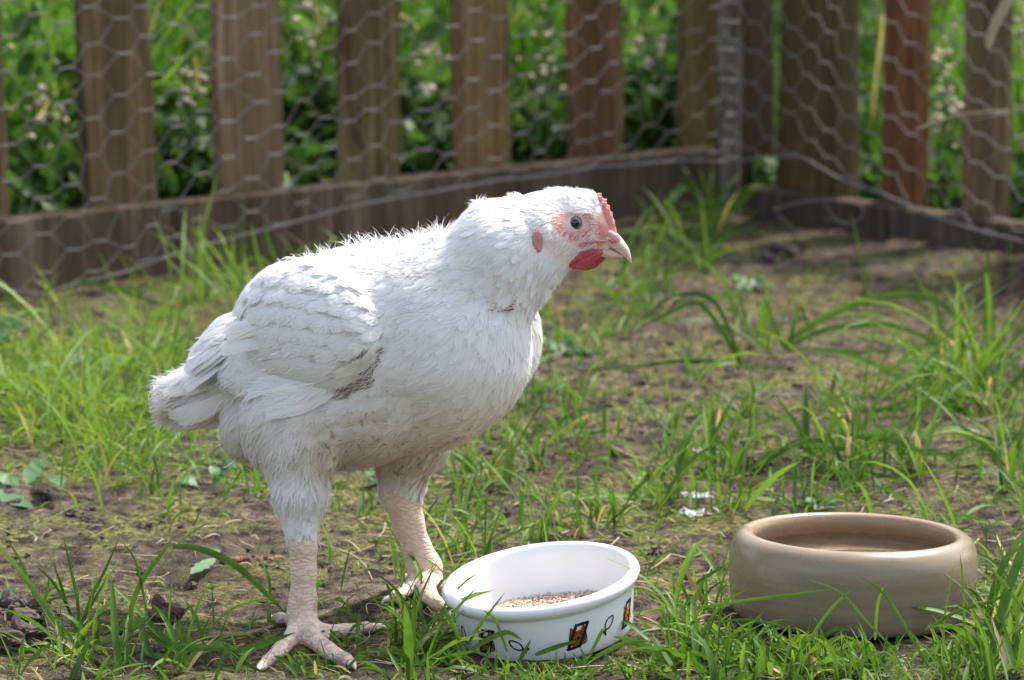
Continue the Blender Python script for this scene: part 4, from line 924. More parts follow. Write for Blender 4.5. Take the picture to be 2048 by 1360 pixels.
def surface_nets(Fd, lo, h):
    S = Fd < 0; n = np.array(Fd.shape) - 1
    cnt = sum(S[a:n[0] + a, b:n[1] + b, c:n[2] + c].astype(np.int8) for a in (0, 1) for b in (0, 1) for c in (0, 1))
    act = (cnt > 0) & (cnt < 8); idx = np.argwhere(act); vid = -np.ones(n, np.int64); vid[act] = np.arange(len(idx))
    acc = np.zeros((len(idx), 3)); c_ = np.zeros(len(idx))
    cor = [(a, b, c) for a in (0, 1) for b in (0, 1) for c in (0, 1)]
    val = {k: Fd[idx[:, 0] + k[0], idx[:, 1] + k[1], idx[:, 2] + k[2]] for k in cor}
    for a in cor:
        for d in range(3):
            if a[d] == 0:
                b = list(a); b[d] = 1; b = tuple(b); va, vb = val[a], val[b]; m = (va < 0) != (vb < 0)
                t = np.where(m, va / (va - vb + 1e-12), 0); pos = np.array(a, float)[None] + np.zeros((len(idx), 3)); pos[:, d] += t
                acc[m] += pos[m]; c_[m] += 1
    V_ = lo + h * (idx + acc / c_[:, None]); Fs = []
    for d in range(3):
        e1, e2 = (d + 1) % 3, (d + 2) % 3
        A = [slice(None)] * 3; B = [slice(None)] * 3; A[d] = slice(0, -1); B[d] = slice(1, None)
        ch = S[tuple(A)] != S[tuple(B)]; q = np.argwhere(ch); q = q[(q[:, e1] > 0) & (q[:, e2] > 0) & (q[:, e1] < n[e1]) & (q[:, e2] < n[e2])]
        o1 = np.zeros(3, int); o1[e1] = 1; o2 = np.zeros(3, int); o2[e2] = 1
        g = lambda z: vid[z[:, 0], z[:, 1], z[:, 2]]
        quad = np.stack([g(q - o1 - o2), g(q - o2), g(q), g(q - o1)], -1); ins = S[q[:, 0], q[:, 1], q[:, 2]]
        quad[~ins] = quad[~ins][:, ::-1]; Fs.append(quad)
    return V_, np.concatenate(Fs)
Fd, glo, gh = field(); BV, BF = surface_nets(Fd, glo, gh)
# relax a little
E = np.concatenate([BF[:, [0, 1]], BF[:, [1, 2]], BF[:, [2, 3]], BF[:, [3, 0]]])
for _ in range(2):
    acc = np.zeros_like(BV); cc = np.zeros(len(BV)); np.add.at(acc, E[:, 0], BV[E[:, 1]]); np.add.at(cc, E[:, 0], 1); np.add.at(acc, E[:, 1], BV[E[:, 0]]); np.add.at(cc, E[:, 1], 1)
    BV = BV * .4 + .6 * acc / cc[:, None]
px, py = proj(BV)
def ell2(px, py, cx, cy, rx, ry, ang=0):
    c, s = math.cos(R(ang)), math.sin(R(ang)); a = ((px - cx) * c + (py - cy) * s) / rx; b = (-(px - cx) * s + (py - cy) * c) / ry
    return a * a + b * b
def legmask(px, py):
    near = (px < 705) & (py > 1046 + 10 * np.sin(px * .14)); far = (px > 700) & (py > 946 + (px - 750) * .25)
    return near | far
def facemask(px, py):
    f = (ell2(px, py, 1160, 468, 80, 60, 8) < 1) | ((px > 1188) & (py < 560) & (py > 395))
    f &= ~(py < 426 - (px - 1130) * .02) | (px > 1204)
    return f | (ell2(px, py, 1075, 478, 13, 25, 0) < 1)
def pitmask(px, py, y=None):
    m = (ell2(px, py, 730, 738, 84, 30, -48) < 1) | (ell2(px, py, 722, 768, 40, 17, -8) < 1) | (ell2(px, py, 600, 812, 26, 7, 35) < 1) | (ell2(px, py, 690, 792, 34, 8, -8) < 1)
    return m
PXB, PYB = px, py
belly_raw = ell2(px, py, 905, 880, 34, 13, -40) < 1
zr = legmask(px, py).astype(float); zg = facemask(px, py).astype(float); zb_ = ((pitmask(px, py) & (BV[:, 1] < 3.47)) | belly_raw).astype(float)
red = np.clip(1.3 - np.abs(np.sqrt(ell2(px, py, 1150, 447, 32, 27, 10)) - 1) * 2.3, 0, 1) * .9
red = np.maximum(red, np.clip(1.3 - ell2(px, py, 1205, 462, 30, 18, 30), 0, 1)); red = np.maximum(red, np.clip(1.2 - ell2(px, py, 1185, 487, 34, 9, -8), 0, 1))
red = np.maximum(red, np.clip(1.2 - ell2(px, py, 1098, 440, 18, 6, 20), 0, 1)); red = np.maximum(red * 1.0, .5 * (ell2(px, py, 1206, 436, 14, 34, -25) < 1))
zone = np.stack([zr, zg, zb_, np.ones_like(zr)], -1)
# smooth zone mask
for _ in range(2):
    acc = np.zeros_like(zone); cc = np.zeros(len(BV)); np.add.at(acc, E[:, 0], zone[E[:, 1]]); np.add.at(cc, E[:, 0], 1); zone = zone * .4 + .6 * acc / cc[:, None]
hen = empty('chicken', (NEARFOOT[0], NEARFOOT[1], 0), 'young white chicken with red comb standing beside the white cat bowl', 'chicken')
body = mesh_obj('body', BV, BF, M['skin'], attrs={'zone': zone, 'redness': red}); child(body, hen)
tri = [(f[0], f[1], f[2]) for f in BF] + [(f[0], f[2], f[3]) for f in BF]
BVH = BVHTree.FromPolygons([tuple(v) for v in BV], [tuple(map(int, f)) for f in BF])
print('body verts', len(BV))

# direction in which feathers lie, sampled from the photograph: (px, py, dx, dy down)
FLOW = [(1150, 395, -1, -.1), (1060, 400, -1, .1), (980, 420, -1, .25), (1000, 500, -.8, .6), (1060, 540, -.55, .85), (1120, 540, -.3, 1), (940, 520, -.9, .4), (1080, 470, -.7, .5),
        (850, 480, -1, .05), (750, 480, -1, .1), (650, 500, -1, .25), (560, 560, -.9, .6), (880, 580, -.9, .35), (800, 620, -.8, .35), (900, 680, -.6, .8), (1000, 640, -.35, 1), (1060, 680, -.1, 1), (1080, 600, -.2, 1),
        (1000, 780, -.5, .9), (880, 780, -.8, .6), (800, 820, -.9, .35), (900, 860, -.95, .35), (780, 880, -.9, .45), (700, 850, -.9, .4), (700, 920, -.6, .8), (620, 880, -.45, .9), (560, 860, -.45, .9), (500, 850, -.4, .9),
        (600, 960, -.2, 1), (600, 1030, .02, 1), (560, 940, -.3, 1), (650, 960, .1, 1), (450, 800, -.9, .5), (400, 800, -1, .3), (480, 700, -.8, .7), (450, 840, -.7, .6), (620, 650, -.9, .45), (700, 600, -.85, .5), (730, 700, -.6, .8), (820, 950, -.1, 1), (1140, 440, -.8, .2), (1190, 480, -.8, .25), (1150, 500, -.7, .35), (1200, 430, -.4, -.6)]
FA = np.array(FLOW, float)
def flow(P):
    a, b = proj(P); w_ = np.exp(-((a[:, None] - FA[None, :, 0]) ** 2 + (b[:, None] - FA[None, :, 1]) ** 2) / (2 * 55.0 ** 2)) + 1e-7
    d = (w_ @ FA[:, 2:4]) / w_.sum(1)[:, None]
    v = Fv[None] * d[:, 0:1] - Uv[None] * d[:, 1:2]
    return v / (np.linalg.norm(v, axis=1)[:, None] + 1e-9)
# surface samples
Q0, Q1, Q2, Q3 = (BV[BF[:, k]] for k in range(4))
FN = np.cross(Q2 - Q0, Q3 - Q1); FAr = np.linalg.norm(FN, axis=1) * .5; FN /= (2 * FAr[:, None] + 1e-12); FCn = (Q0 + Q1 + Q2 + Q3) / 4
# orientation check
if ((FCn - FCn.mean(0)) * FN).sum() < 0: FN = -FN
fpx, fpy = proj(FCn); FEATH = ~(legmask(fpx, fpy) | facemask(fpx, fpy) | ((pitmask(fpx, fpy) | (ell2(fpx, fpy, 738, 735, 88, 38, -50) < 1) | (ell2(fpx, fpy, 788, 660, 14, 46, 5) < 1)) & (FCn[:, 1] < 3.47)))
# vertex normals blurred for gentle grooming
def sample(n, mask, seed, weight=None):
    r_ = np.random.default_rng(seed); p_ = FAr * mask; p_ = p_ * (weight if weight is not None else 1)
    if p_.sum() <= 0: p_ = p_ + 1e-9; print('EMPTY MASK', seed)
    p_ = p_ / p_.sum()
    i_ = r_.choice(len(p_), n, p=p_); a, b = r_.random((2, n, 1))
    P = (Q0[i_] * (1 - a) + Q1[i_] * a) * (1 - b) + (Q3[i_] * (1 - a) + Q2[i_] * a) * b
    return P, FN[i_]
def thin(P, rad, seed=0):
    """poisson-like thinning on a hash grid"""
    seen = {}; keep = []
    for k, q in enumerate(P):
        c = tuple((q / rad).astype(int)); ok = True
        for dx in (-1, 0, 1):
            for dy in (-1, 0, 1):
                for dz in (-1, 0, 1):
                    for m in seen.get((c[0] + dx, c[1] + dy, c[2] + dz), ()):
                        if (q[0] - P[m][0]) ** 2 + (q[1] - P[m][1]) ** 2 + (q[2] - P[m][2]) ** 2 < rad * rad: ok = False; break
                    if not ok: break
                if not ok: break
            if not ok: break
        if ok: seen.setdefault(c, []).append(k); keep.append(k)
    return np.array(keep)
def groom(P, N, D, L, lift, steps=2):
    """centre line that hugs the skin: list of points (n, steps+1, 3) and normals"""
    pts = [P - N * .0006]; ns = [N]; cur = P.copy(); T = D - N * (D * N).sum(1)[:, None]; T /= np.linalg.norm(T, axis=1)[:, None] + 1e-9
    Nc = N.copy()
    for s in range(1, steps + 1):
        nxt = cur + T * (L / steps)[:, None]; nn = np.empty_like(Nc)
        for k in range(len(P)):
            loc, nor, ix, dist = BVH.find_nearest(Vector(nxt[k]))
            if loc is None: nn[k] = Nc[k]; continue
            v = FN[ix]; nxt[k] = loc; nn[k] = v
        Nc = nn * .6 + Nc * .4; Nc /= np.linalg.norm(Nc, axis=1)[:, None]
        T = T - Nc * (T * Nc).sum(1)[:, None]; T /= np.linalg.norm(T, axis=1)[:, None] + 1e-9
        cur = nxt; pts.append(nxt + Nc * (lift * (s / steps) ** 1.0)[:, None]); ns.append(Nc.copy())
    return np.stack(pts, 1), np.stack(ns, 1)
def interp_line(CP, u):
    """quadratic/linear interpolation along groomed points"""
    m = CP.shape[1] - 1; t = np.clip(u * m, 0, m - 1e-6); i_ = t.astype(int); f = t - i_
    if m == 2:
        p0, p1, p2 = CP[:, 0:1], CP[:, 1:2], CP[:, 2:3]; u_ = u[None, :, None]; c = 2 * p1 - .5 * (p0 + p2)
        return (1 - u_) ** 2 * p0 + 2 * u_ * (1 - u_) * c + u_ ** 2 * p2
    return CP[:, i_] * (1 - f)[None, :, None] + CP[:, i_ + 1] * f[None, :, None]
def stain_of(P):
    a, b = proj(P)
    s = np.clip((b - 740) / 150, 0, 1) * np.clip((1010 - b) / 60, .35, 1) * np.clip((a - 520) / 120, 0.5, 1)
    s = np.maximum(s * .95, 1.05 * np.exp(-ell2(a, b, 730, 840, 90, 25, -8))); s = np.maximum(s, .9 * np.exp(-ell2(a, b, 840, 855, 60, 30, -10))); s = np.maximum(s, .9 * np.exp(-ell2(a, b, 590, 935, 25, 20)))
    s = np.maximum(s, .6 * np.exp(-ell2(a, b, 715, 760, 50, 22, -50))); s = np.maximum(s, .9 * np.exp(-ell2(a, b, 325, 835, 30, 22))); s = np.maximum(s, .25 * np.exp(-ell2(a, b, 850, 545, 50, 25, 20)))
    return s
def feather_mesh(CP, CN, L, W, g, seed=0, nb=11, round_=1.0, camber=.22, fringe=1.0, barbs=True, blunt=.12, surf=0):
    """vane with fringed edge around each groomed centre line"""
    r_ = np.random.default_rng(seed); n = len(CP); nu = 7; u = np.linspace(0, 1, nu)
    Cc = interp_line(CP, u); Nn = interp_line(CN, u); Nn /= np.linalg.norm(Nn, axis=-1, keepdims=True) + 1e-9
    T = np.gradient(Cc, axis=1); T /= np.linalg.norm(T, axis=-1, keepdims=True) + 1e-9; S = np.cross(T, Nn); S /= np.linalg.norm(S, axis=-1, keepdims=True) + 1e-9
    prof = np.interp(u, [0, .2, .5, .8, .93, 1], [.25, .7, 1, .85, max(.55, blunt), blunt])
    v = np.array([-1, -.5, 0, .5, 1]); Wv = (W[:, None] * prof[None])[..., None]
    tilt = r_.normal(0, .10, n)[:, None, None]
    V_ = np.stack([Cc + S * Wv * q - Nn * Wv * (camber * q * q) + Nn * Wv * tilt * q for q in v], 2).reshape(-1, 3)
    a, b = np.meshgrid(np.arange(nu - 1), np.arange(4), indexing='ij'); k = np.stack([a * 5 + b, a * 5 + b + 1, (a + 1) * 5 + b + 1, (a + 1) * 5 + b], -1).reshape(-1, 4)
    g.add(V_, (np.arange(n)[:, None, None] * nu * 5 + k[None]).reshape(-1, 4), stain_of(V_))
    if not barbs: return
    for b_ in range(surf):
        s = 1 if b_ % 2 else -1
        ub = r_.uniform(.05, .9, n); t = ub * (nu - 1); i_ = np.clip(t.astype(int), 0, nu - 2); f = (t - i_)[:, None]; ar = np.arange(n)
        Cb = Cc[ar, i_] * (1 - f) + Cc[ar, i_ + 1] * f; Tb = T[ar, i_]; Sb = S[ar, i_]; Nb = Nn[ar, i_]
        root = Cb + Sb * s * (W * r_.uniform(0, .45, n))[:, None] + Nb * .0002; ln = (L * r_.uniform(.14, .26, n))[:, None]; an = r_.normal(.32, .12, n)[:, None]
        dr = Tb * np.cos(an) + Sb * s * np.sin(an) + Nb * r_.uniform(0, .07, n)[:, None]; w0 = np.cross(dr, Nb); w0 /= np.linalg.norm(w0, axis=1)[:, None] + 1e-9; wd = .00040
        m_ = root + dr * ln * .55; e_ = root + dr * ln - Nb * ln * .10
        V_ = np.stack([root - w0 * wd, root + w0 * wd, m_ + w0 * wd, m_ - w0 * wd, e_ + w0 * wd * .2, e_ - w0 * wd * .2], 1).reshape(-1, 3)
        g.add(V_, (np.arange(n)[:, None, None] * 6 + np.array([[0, 1, 2, 3], [3, 2, 4, 5]])[None]).reshape(-1, 4), stain_of(V_))
    # barbs sticking past the vane edge
    for b_ in range(nb):
        for s in (-1, 1):
            ub = .30 + .70 * (b_ + r_.random(n)) / nb; ub = np.clip(ub, 0, 1); t = ub * (nu - 1); i_ = np.clip(t.astype(int), 0, nu - 2); f = (t - i_)[:, None]; ar = np.arange(n)
            Cb = Cc[ar, i_] * (1 - f) + Cc[ar, i_ + 1] * f; Tb = T[ar, i_]; Sb = S[ar, i_]; Nb = Nn[ar, i_]
            pw = np.interp(ub, [0, .2, .5, .8, .93, 1], [.25, .7, 1, .85, .55, .12])[:, None] * W[:, None]
            root = Cb + Sb * s * pw * .72 - Nb * pw * camber * .5; ln = (L * r_.uniform(.10, .24, n) * fringe)[:, None]; an = r_.normal(.45, .22, n)[:, None] * (1.1 - ub[:, None] * .7)
            dr = Tb * np.cos(an) + Sb * s * np.sin(an) + Nb * r_.normal(.0, .08, n)[:, None]; w0 = np.cross(dr, Nb); w0 /= np.linalg.norm(w0, axis=1)[:, None] + 1e-9; wd = .00042
            m_ = root + dr * ln * .55 ; e_ = root + dr * ln - Nb * ln * .12 + Sb * s * ln * r_.normal(0, .15, n)[:, None]
            V_ = np.stack([root - w0 * wd, root + w0 * wd, m_ + w0 * wd * .8, m_ - w0 * wd * .8, e_ + w0 * wd * .2, e_ - w0 * wd * .2], 1).reshape(-1, 3)
            g.add(V_, (np.arange(n)[:, None, None] * 6 + np.array([[0, 1, 2, 3], [3, 2, 4, 5]])[None]).reshape(-1, 4), stain_of(V_))
def strands(P, N, D, L, lift, wd, g, seed, wave=.12, clump=None):
    r_ = np.random.default_rng(seed); T = D - N * (D * N).sum(1)[:, None]; T /= np.linalg.norm(T, axis=1)[:, None] + 1e-9
    n = len(P); S = np.cross(T, N); j = r_.normal(0, wave, (n, 2))
    pts = [P - N * .0005]
    for f, bow in ((.35, 1.0), (.7, 1.0), (1, .8)):
        pts.append(P + T * (L * f)[:, None] * np.cos(lift)[:, None] + N * (L * f * np.sin(lift) * (1.15 - .35 * f))[:, None] + S * (L * f * (j[:, 0] + j[:, 1] * f))[:, None] - N * (L ** 2 * f ** 2 / .16)[:, None] * np.cos(lift)[:, None])
    C_ = np.stack(pts, 1); view = C_[:, 0] - np.array([0, 0, CAMZ]); 
    sd = np.cross(T, N + r_.normal(0, .25, (n, 3))); sd /= np.linalg.norm(sd, axis=1)[:, None] + 1e-9
    w_ = np.array([1, .95, .7, .12])[None, :, None] * (wd * r_.uniform(.7, 1.2, n))[:, None, None] * .5
    V_ = np.stack([C_ - sd[:, None] * w_, C_ + sd[:, None] * w_], 2).reshape(-1, 3)
    k = np.array([[0, 1, 3, 2], [2, 3, 5, 4], [4, 5, 7, 6]]); g.add(V_, (np.arange(n)[:, None, None] * 8 + k[None]).reshape(-1, 4), stain_of(V_))

def plumage():
    r_ = np.random.default_rng(3)
    # ---- contour feathers over the trunk
    P, N = sample(16000, FEATH, 1); k = thin(P, .0058); P, N = P[k], N[k]; a, b = proj(P); n = len(P)
    headz = np.clip((a - 960) / 120, 0, 1) * (b < 620); hock = np.clip((b - 930) / 60, 0, 1)
    L = .027 * np.exp(r_.normal(0, .15, n)) * (1 - .55 * headz) * (1 - .25 * hock); D = flow(P) + r_.normal(0, .10, (n, 3))
    keep = headz < .97; P, N, L, D, headz, a, b = (q[keep] for q in (P, N, L, D, headz, a, b)); n = len(P)
    lift = .0012 + .0012 * r_.random(n); CP, CN = groom(P, N, D, L, lift)
    g = G(); feather_mesh(CP, CN, L, L * .27, g, 5, 8)
    o = g.build('body_feathers', M['feather'], attr='stain'); child(o, hen); print('contour', n)
    # ---- soft down: short strands everywhere, longer and looser on thighs, hock and nape
    g = G(); P, N = sample(60000, FEATH, 2); a, b = proj(P); n = len(P); D = flow(P)
    thigh = np.clip((b - 830) / 80, 0, 1); headz = np.clip((a - 950) / 100, 0, 1) * (b < 600)
    L = r_.uniform(.007, .013, n) * (1 + .5 * thigh) * np.where(b > 1005, .6, 1) * (1 - .30 * headz); lift = np.abs(r_.normal(.06, .06, n)) + .10 * thigh
    cl = np.stack([vn(P[:, 0], P[:, 2], .009, 11) - .5, vn(P[:, 1], P[:, 2], .009, 12) - .5, vn(P[:, 0], P[:, 2] + 1, .008, 13) - .5], -1) * .9
    P = P + N * (.0022 * r_.random(n) * (1 - headz))[:, None]
    strands(P, N, D + cl, L, lift, .00055, g, 6)
    o = g.build('down', M['feather'], attr='stain'); child(o, hen)
    # ---- head and neck hackle: dense, sleek
    g = G(); hm = FEATH & (fpx > 930) & (fpy < 640); P, N = sample(36000, hm, 4); n = len(P); D = flow(P)
    cl = np.stack([vn(P[:, 0], P[:, 2], .007, 21) - .5, vn(P[:, 1], P[:, 2], .007, 22) - .5, vn(P[:, 0], P[:, 2] + 1, .006, 23) - .5], -1) * .8
    strands(P, N, D + cl, r_.uniform(.008, .015, n), np.abs(r_.normal(.07, .05, n)), .0006, g, 7)
    # bristles on the face, thin enough to leave the red skin showing
    fm = facemask(fpx, fpy) & (fpx < 1200) & (ell2(fpx, fpy, 1149, 446, 20, 17) > 1); P, N = sample(3400, fm, 8, 1.0); n = len(P)
    a, b = proj(P); kp = r_.random(n) < np.where(ell2(a, b, 1150, 447, 38, 30) < 1, .35, 1.0); P, N = P[kp], N[kp]; n = len(P)
    strands(P, N, flow(P), r_.uniform(.003, .007, n), np.abs(r_.normal(.12, .08, n)), .00034, g, 9)
    # white ear tuft
    fm = ell2(fpx, fpy, 1092, 452, 15, 24, -15) < 1; P, N = sample(700, fm, 18); strands(P, N, flow(P), r_.uniform(.006, .010, 700), np.abs(r_.normal(.3, .1, 700)), .0006, g, 19)
    # crown tuft and nape tuft standing up
    for (cx, cy, rx, ry, m, ln, lf) in ((1120, 392, 30, 12, 700, .009, .75), (1150, 388, 34, 12, 700, .008, .6), (1036, 398, 14, 10, 300, .011, .8), (985, 412, 36, 14, 700, .009, .30), (1180, 393, 18, 10, 300, .006, .6)):
        fm = FEATH & (ell2(fpx, fpy, cx, cy, rx, ry) < 1); P, N = sample(m, fm, m + cx); strands(P, N, flow(P) * .7 + r_.normal(0, .25, (m, 3)), r_.uniform(.5, 1, m) * ln, np.abs(r_.normal(lf, .2, m)), .0005, g, m)
    o = g.build('hackle', M['feather'], attr='stain'); child(o, hen)
    # ---- wispy filaments standing off the back and shoulders
    g = G()
    for (cx, rx, m, ln) in ((640, 30, 110, .016), (730, 34, 130, .019), (800, 45, 220, .023), (870, 45, 260, .024), (918, 34, 420, .026), (945, 20, 120, .011), (962, 18, 90, .007), (590, 30, 50, .012)):
        fm = (np.abs(fpx - cx) < rx) & (FN[:, 2] > .86) & (fpy < 540); P, N = sample(m, fm, m + cx); ln *= 1.25
        D = np.array([[-.5, 0, .3]]) + r_.normal(0, .5, (m, 3)); strands(P, N, D, r_.uniform(.45, 1, m) * ln, np.clip(r_.normal(.75, .25, m), .2, 1.3), .0006, g, m, .35)
    fm = (ell2(fpx, fpy, 735, 738, 85, 34, -48) < 1) & (FCn[:, 1] < 3.47); P, N = sample(300, fm, 55); strands(P, N, np.tile(-Fv * .8 - Uv * .55, (300, 1)) + r_.normal(0, .15, (300, 3)), r_.uniform(.008, .020, 300), np.abs(r_.normal(.20, .15, 300)), .0004, g, 56, .2)
    # looser fringe on belly, thigh and breast edge
    for (cx, cy, rx, ry, m, ln, lf) in ((1095, 640, 16, 70, 350, .010, .55), (1060, 760, 20, 70, 300, .010, .5), (700, 950, 90, 26, 700, .016, .35), (560, 900, 60, 70, 800, .018, .35), (600, 985, 70, 45, 1300, .014, .28), (1000, 830, 45, 30, 200, .009, .4), (1125, 560, 26, 18, 300, .008, .5), (850, 985, 10, 20, 120, .014, .4)):
        fm = FEATH & (ell2(fpx, fpy, cx, cy, rx, ry) < 1)
        if not fm.any(): continue
        P, N = sample(m, fm, m + cx + 1); strands(P, N, flow(P) + r_.normal(0, .2, (m, 3)), r_.uniform(.5, 1, m) * ln, np.abs(r_.normal(lf, .2, m)), .0006, g, m + 3, .2)
    o = g.build('loose_filaments', M['feather'], attr='stain'); child(o, hen)
    # ---- wing: rows of overlapping coverts and long flight feathers
    g = G()
    def cast(px_, py_):
        d = at(px_, py_, 3.4) - np.array([0, 0, CAMZ]); d /= np.linalg.norm(d); loc, nor, ix, di = BVH.ray_cast(Vector((0, 0, CAMZ)), Vector(d))
        return (np.array(loc), FN[ix]) if loc is not None else (None, None)
    # rows run from the wrist (right) to the elbow (left), tips pointing back and down
    Pl, Nl, Ll, Wl, Dl = [], [], [], [], []
    rows = [((760, 610), (560, 500), 9, 34, 15, (-.95, .3)), ((764, 628), (528, 540), 11, 38, 17, (-.95, .35)), ((766, 645), (508, 575), 12, 42, 19, (-.95, .4)), ((764, 664), (502, 612), 13, 46, 21, (-.92, .45)), ((758, 686), (508, 645), 12, 50, 22, (-.9, .5)),
            ((748, 706), (515, 672), 11, 56, 23, (-.92, .45)), ((735, 726), (520, 700), 10, 62, 24, (-.95, .4)), ((712, 744), (530, 728), 9, 70, 24, (-.97, .3)), ((690, 760), (540, 752), 8, 78, 24, (-.98, .22)), ((668, 778), (550, 775), 6, 74, 22, (-.98, .15))]
    for (x0, y0), (x1, y1), m, ln, wd, d in rows:
        for q in np.linspace(0, 1, m):
            bow = math.sin(q * math.pi) * -14
            a_ = x0 + (x1 - x0) * q + r_.normal(0, 5); b_ = y0 + (y1 - y0) * q + bow * .5 + r_.normal(0, 4); loc, nor = cast(a_, b_)
            if loc is None: continue
            Pl.append(loc); Nl.append(nor); s = r_.uniform(.85, 1.15); Ll.append(ln * s * PX); Wl.append(wd * (.52 if q < .12 else .74) * s * PX)
            dd = Fv * (d[0] + r_.normal(0, .10)) - Uv * (d[1] + .35 * (q - .5) + r_.normal(0, .12)); Dl.append(dd)
    P, N, L, W_, D = map(np.array, (Pl, Nl, Ll, Wl, Dl)); CP, CN = groom(P, N, D, L, np.full(len(P), .0042)); CP[:, 0] += N * .0008; CP[:, 1] += CN[:, 1] * .0016
    feather_mesh(CP, CN, L, W_, g, 15, 15, camber=.14, fringe=1.0, surf=26)
    # flight feathers: long, flat, blunt
    CPs, CNs, Ls, Ws = [], [], [], []
    fl = [((600, 640, -150), (520, 650, -132), (452, 672, -95)), ((610, 665, -155), (520, 680, -135), (442, 700, -92)), ((620, 690, -158), (520, 705, -138), (438, 722, -90)), ((625, 712, -158), (525, 728, -140), (437, 742, -88)),
          ((635, 735, -156), (530, 750, -138), (446, 762, -88)), ((650, 755, -152), (545, 772, -134), (470, 785, -90)), ((665, 775, -148), (565, 790, -130), (490, 800, -95)), ((665, 790, -152), (600, 806, -140), (535, 822, -110))]
    for q0, q1, q2 in fl:
        p_ = [bp(*q) for q in (q0, q1, q2)]; CPs.append(p_); Ls.append(np.linalg.norm(p_[2] - p_[0])); Ws.append(20 * PX); nn = -Lv * .9 + Uv * .25; CNs.append([nn, nn, nn])
    CPs = np.array(CPs); CNs = np.array(CNs); CNs /= np.linalg.norm(CNs, axis=-1, keepdims=True)
    # press them on to the skin from outside
    for i_ in range(CPs.shape[0]):
        for j_ in range(3):
            a_, b_ = proj(CPs[i_, j_]); loc, nor = cast(float(a_), float(b_))
            if loc is not None: CPs[i_, j_, 1] = loc[1] - (-.0003, .0022, .0038)[j_] - .0003 * i_
    feather_mesh(CPs, CNs, np.array(Ls), np.array(Ws), g, 25, 22, camber=.10, fringe=.22, blunt=.62, surf=60)
    o = g.build('wing_feathers', M['feather'], attr='stain'); child(o, hen)
    # ---- tail and rump: soft fan of ragged feathers
    g = G(); CPs, CNs = [], []
    for i_ in range(95):
        q = r_.random(); e = r_.uniform(-1, 1)
        rx_, ry_ = 480 + r_.normal(0, 26), 755 + e * 45 + r_.normal(0, 8); dp = 90 + r_.normal(0, 38)
        ex_ = 345 + r_.normal(0, 22) + abs(e) * 22; ey_ = 797 + e * 44 + r_.normal(0, 7); de = dp + 25 + r_.normal(0, 20)
        mid = ((rx_ + ex_) / 2, (ry_ + ey_) / 2 + (4 + 8 * e), (dp + de) / 2 - 8); CPs.append([bp(rx_, ry_, dp), bp(*mid), bp(ex_, ey_ + 6, de)])
        nn = -Lv * (.9 if dp < 95 else -.6) + Uv * (.45 - e * .5) + r_.normal(0, .07, 3); nn /= np.linalg.norm(nn); CNs.append([nn] * 3)
    CPs = np.array(CPs); CNs = np.array(CNs); L = np.linalg.norm(CPs[:, 2] - CPs[:, 0], axis=1)
    feather_mesh(CPs, CNs, L, np.full(len(L), 19 * PX), g, 35, 20, camber=.14, fringe=.32, blunt=.4, surf=34)
    # saddle feathers falling from the rump
    CPs, CNs = [], []
    for i_ in range(60):
        q = r_.random(); sx = 500 - 30 * q + r_.normal(0, 12); sy = 625 + 95 * q; dp = 30 + r_.uniform(-60, 50)
        ex_, ey_ = sx - r_.uniform(70, 100), sy + r_.uniform(35, 70); CPs.append([bp(sx, sy, dp), bp((sx + ex_) / 2 - 6, (sy + ey_) / 2 - 6, dp + 8), bp(ex_, ey_, dp + 22)]); nn = -Lv * .6 + Uv * .6 + r_.normal(0, .07, 3); nn /= np.linalg.norm(nn); CNs.append([nn] * 3)
    CPs = np.array(CPs); CNs = np.array(CNs); L = np.linalg.norm(CPs[:, 2] - CPs[:, 0], axis=1)
    feather_mesh(CPs, CNs, L, np.full(len(L), 19 * PX), g, 36, 18, camber=.12, fringe=.35, blunt=.35, surf=34)
    # loose fluff over the tail fan
    m = 2600; a_ = r_.uniform(330, 480, m); e = r_.uniform(-1, 1, m); b_ = 795 - (a_ - 350) * .28 + e * (44 + (a_ - 350) * .1); dq = 92 - 34 * np.sqrt(1 - e * e) + r_.normal(0, 5, m)
    P = np.array([bp(x_, y_, z_) for x_, y_, z_ in zip(a_, b_, dq)]); N = np.tile(-Lv * .9 + Uv * .3, (m, 1)) + Uv[None] * (-e[:, None] * .4); N /= np.linalg.norm(N, axis=1)[:, None]
    strands(P, N, np.tile(-Fv * .9, (m, 1)) - Uv[None] * (.30 + .25 * e[:, None]) + r_.normal(0, .12, (m, 3)), r_.uniform(.010, .022, m), np.abs(r_.normal(.06, .05, m)), .0006, g, 61, .15)
    # broken ragged tips
    for i_ in range(60):
        a_ = 302 + r_.exponential(30); b_ = 798 + (a_ - 300) * .9 + r_.normal(0, 8); c0 = bp(a_ + 22, b_ - 8, 120 + r_.normal(0, 20)); c1 = bp(a_ - 2, b_ + 2 + r_.normal(0, 5), 122); c2 = bp(a_ - r_.uniform(0, 8), b_ + r_.uniform(4, 22), 122)
        g.add(*tube(spline([c0, c1, c2], 7), np.linspace(1, .4, 7) * .0007, 4), stain_of(c0[None])[0] * .7)
    o = g.build('tail_feathers', M['feather'], attr='stain'); child(o, hen)
plumage()

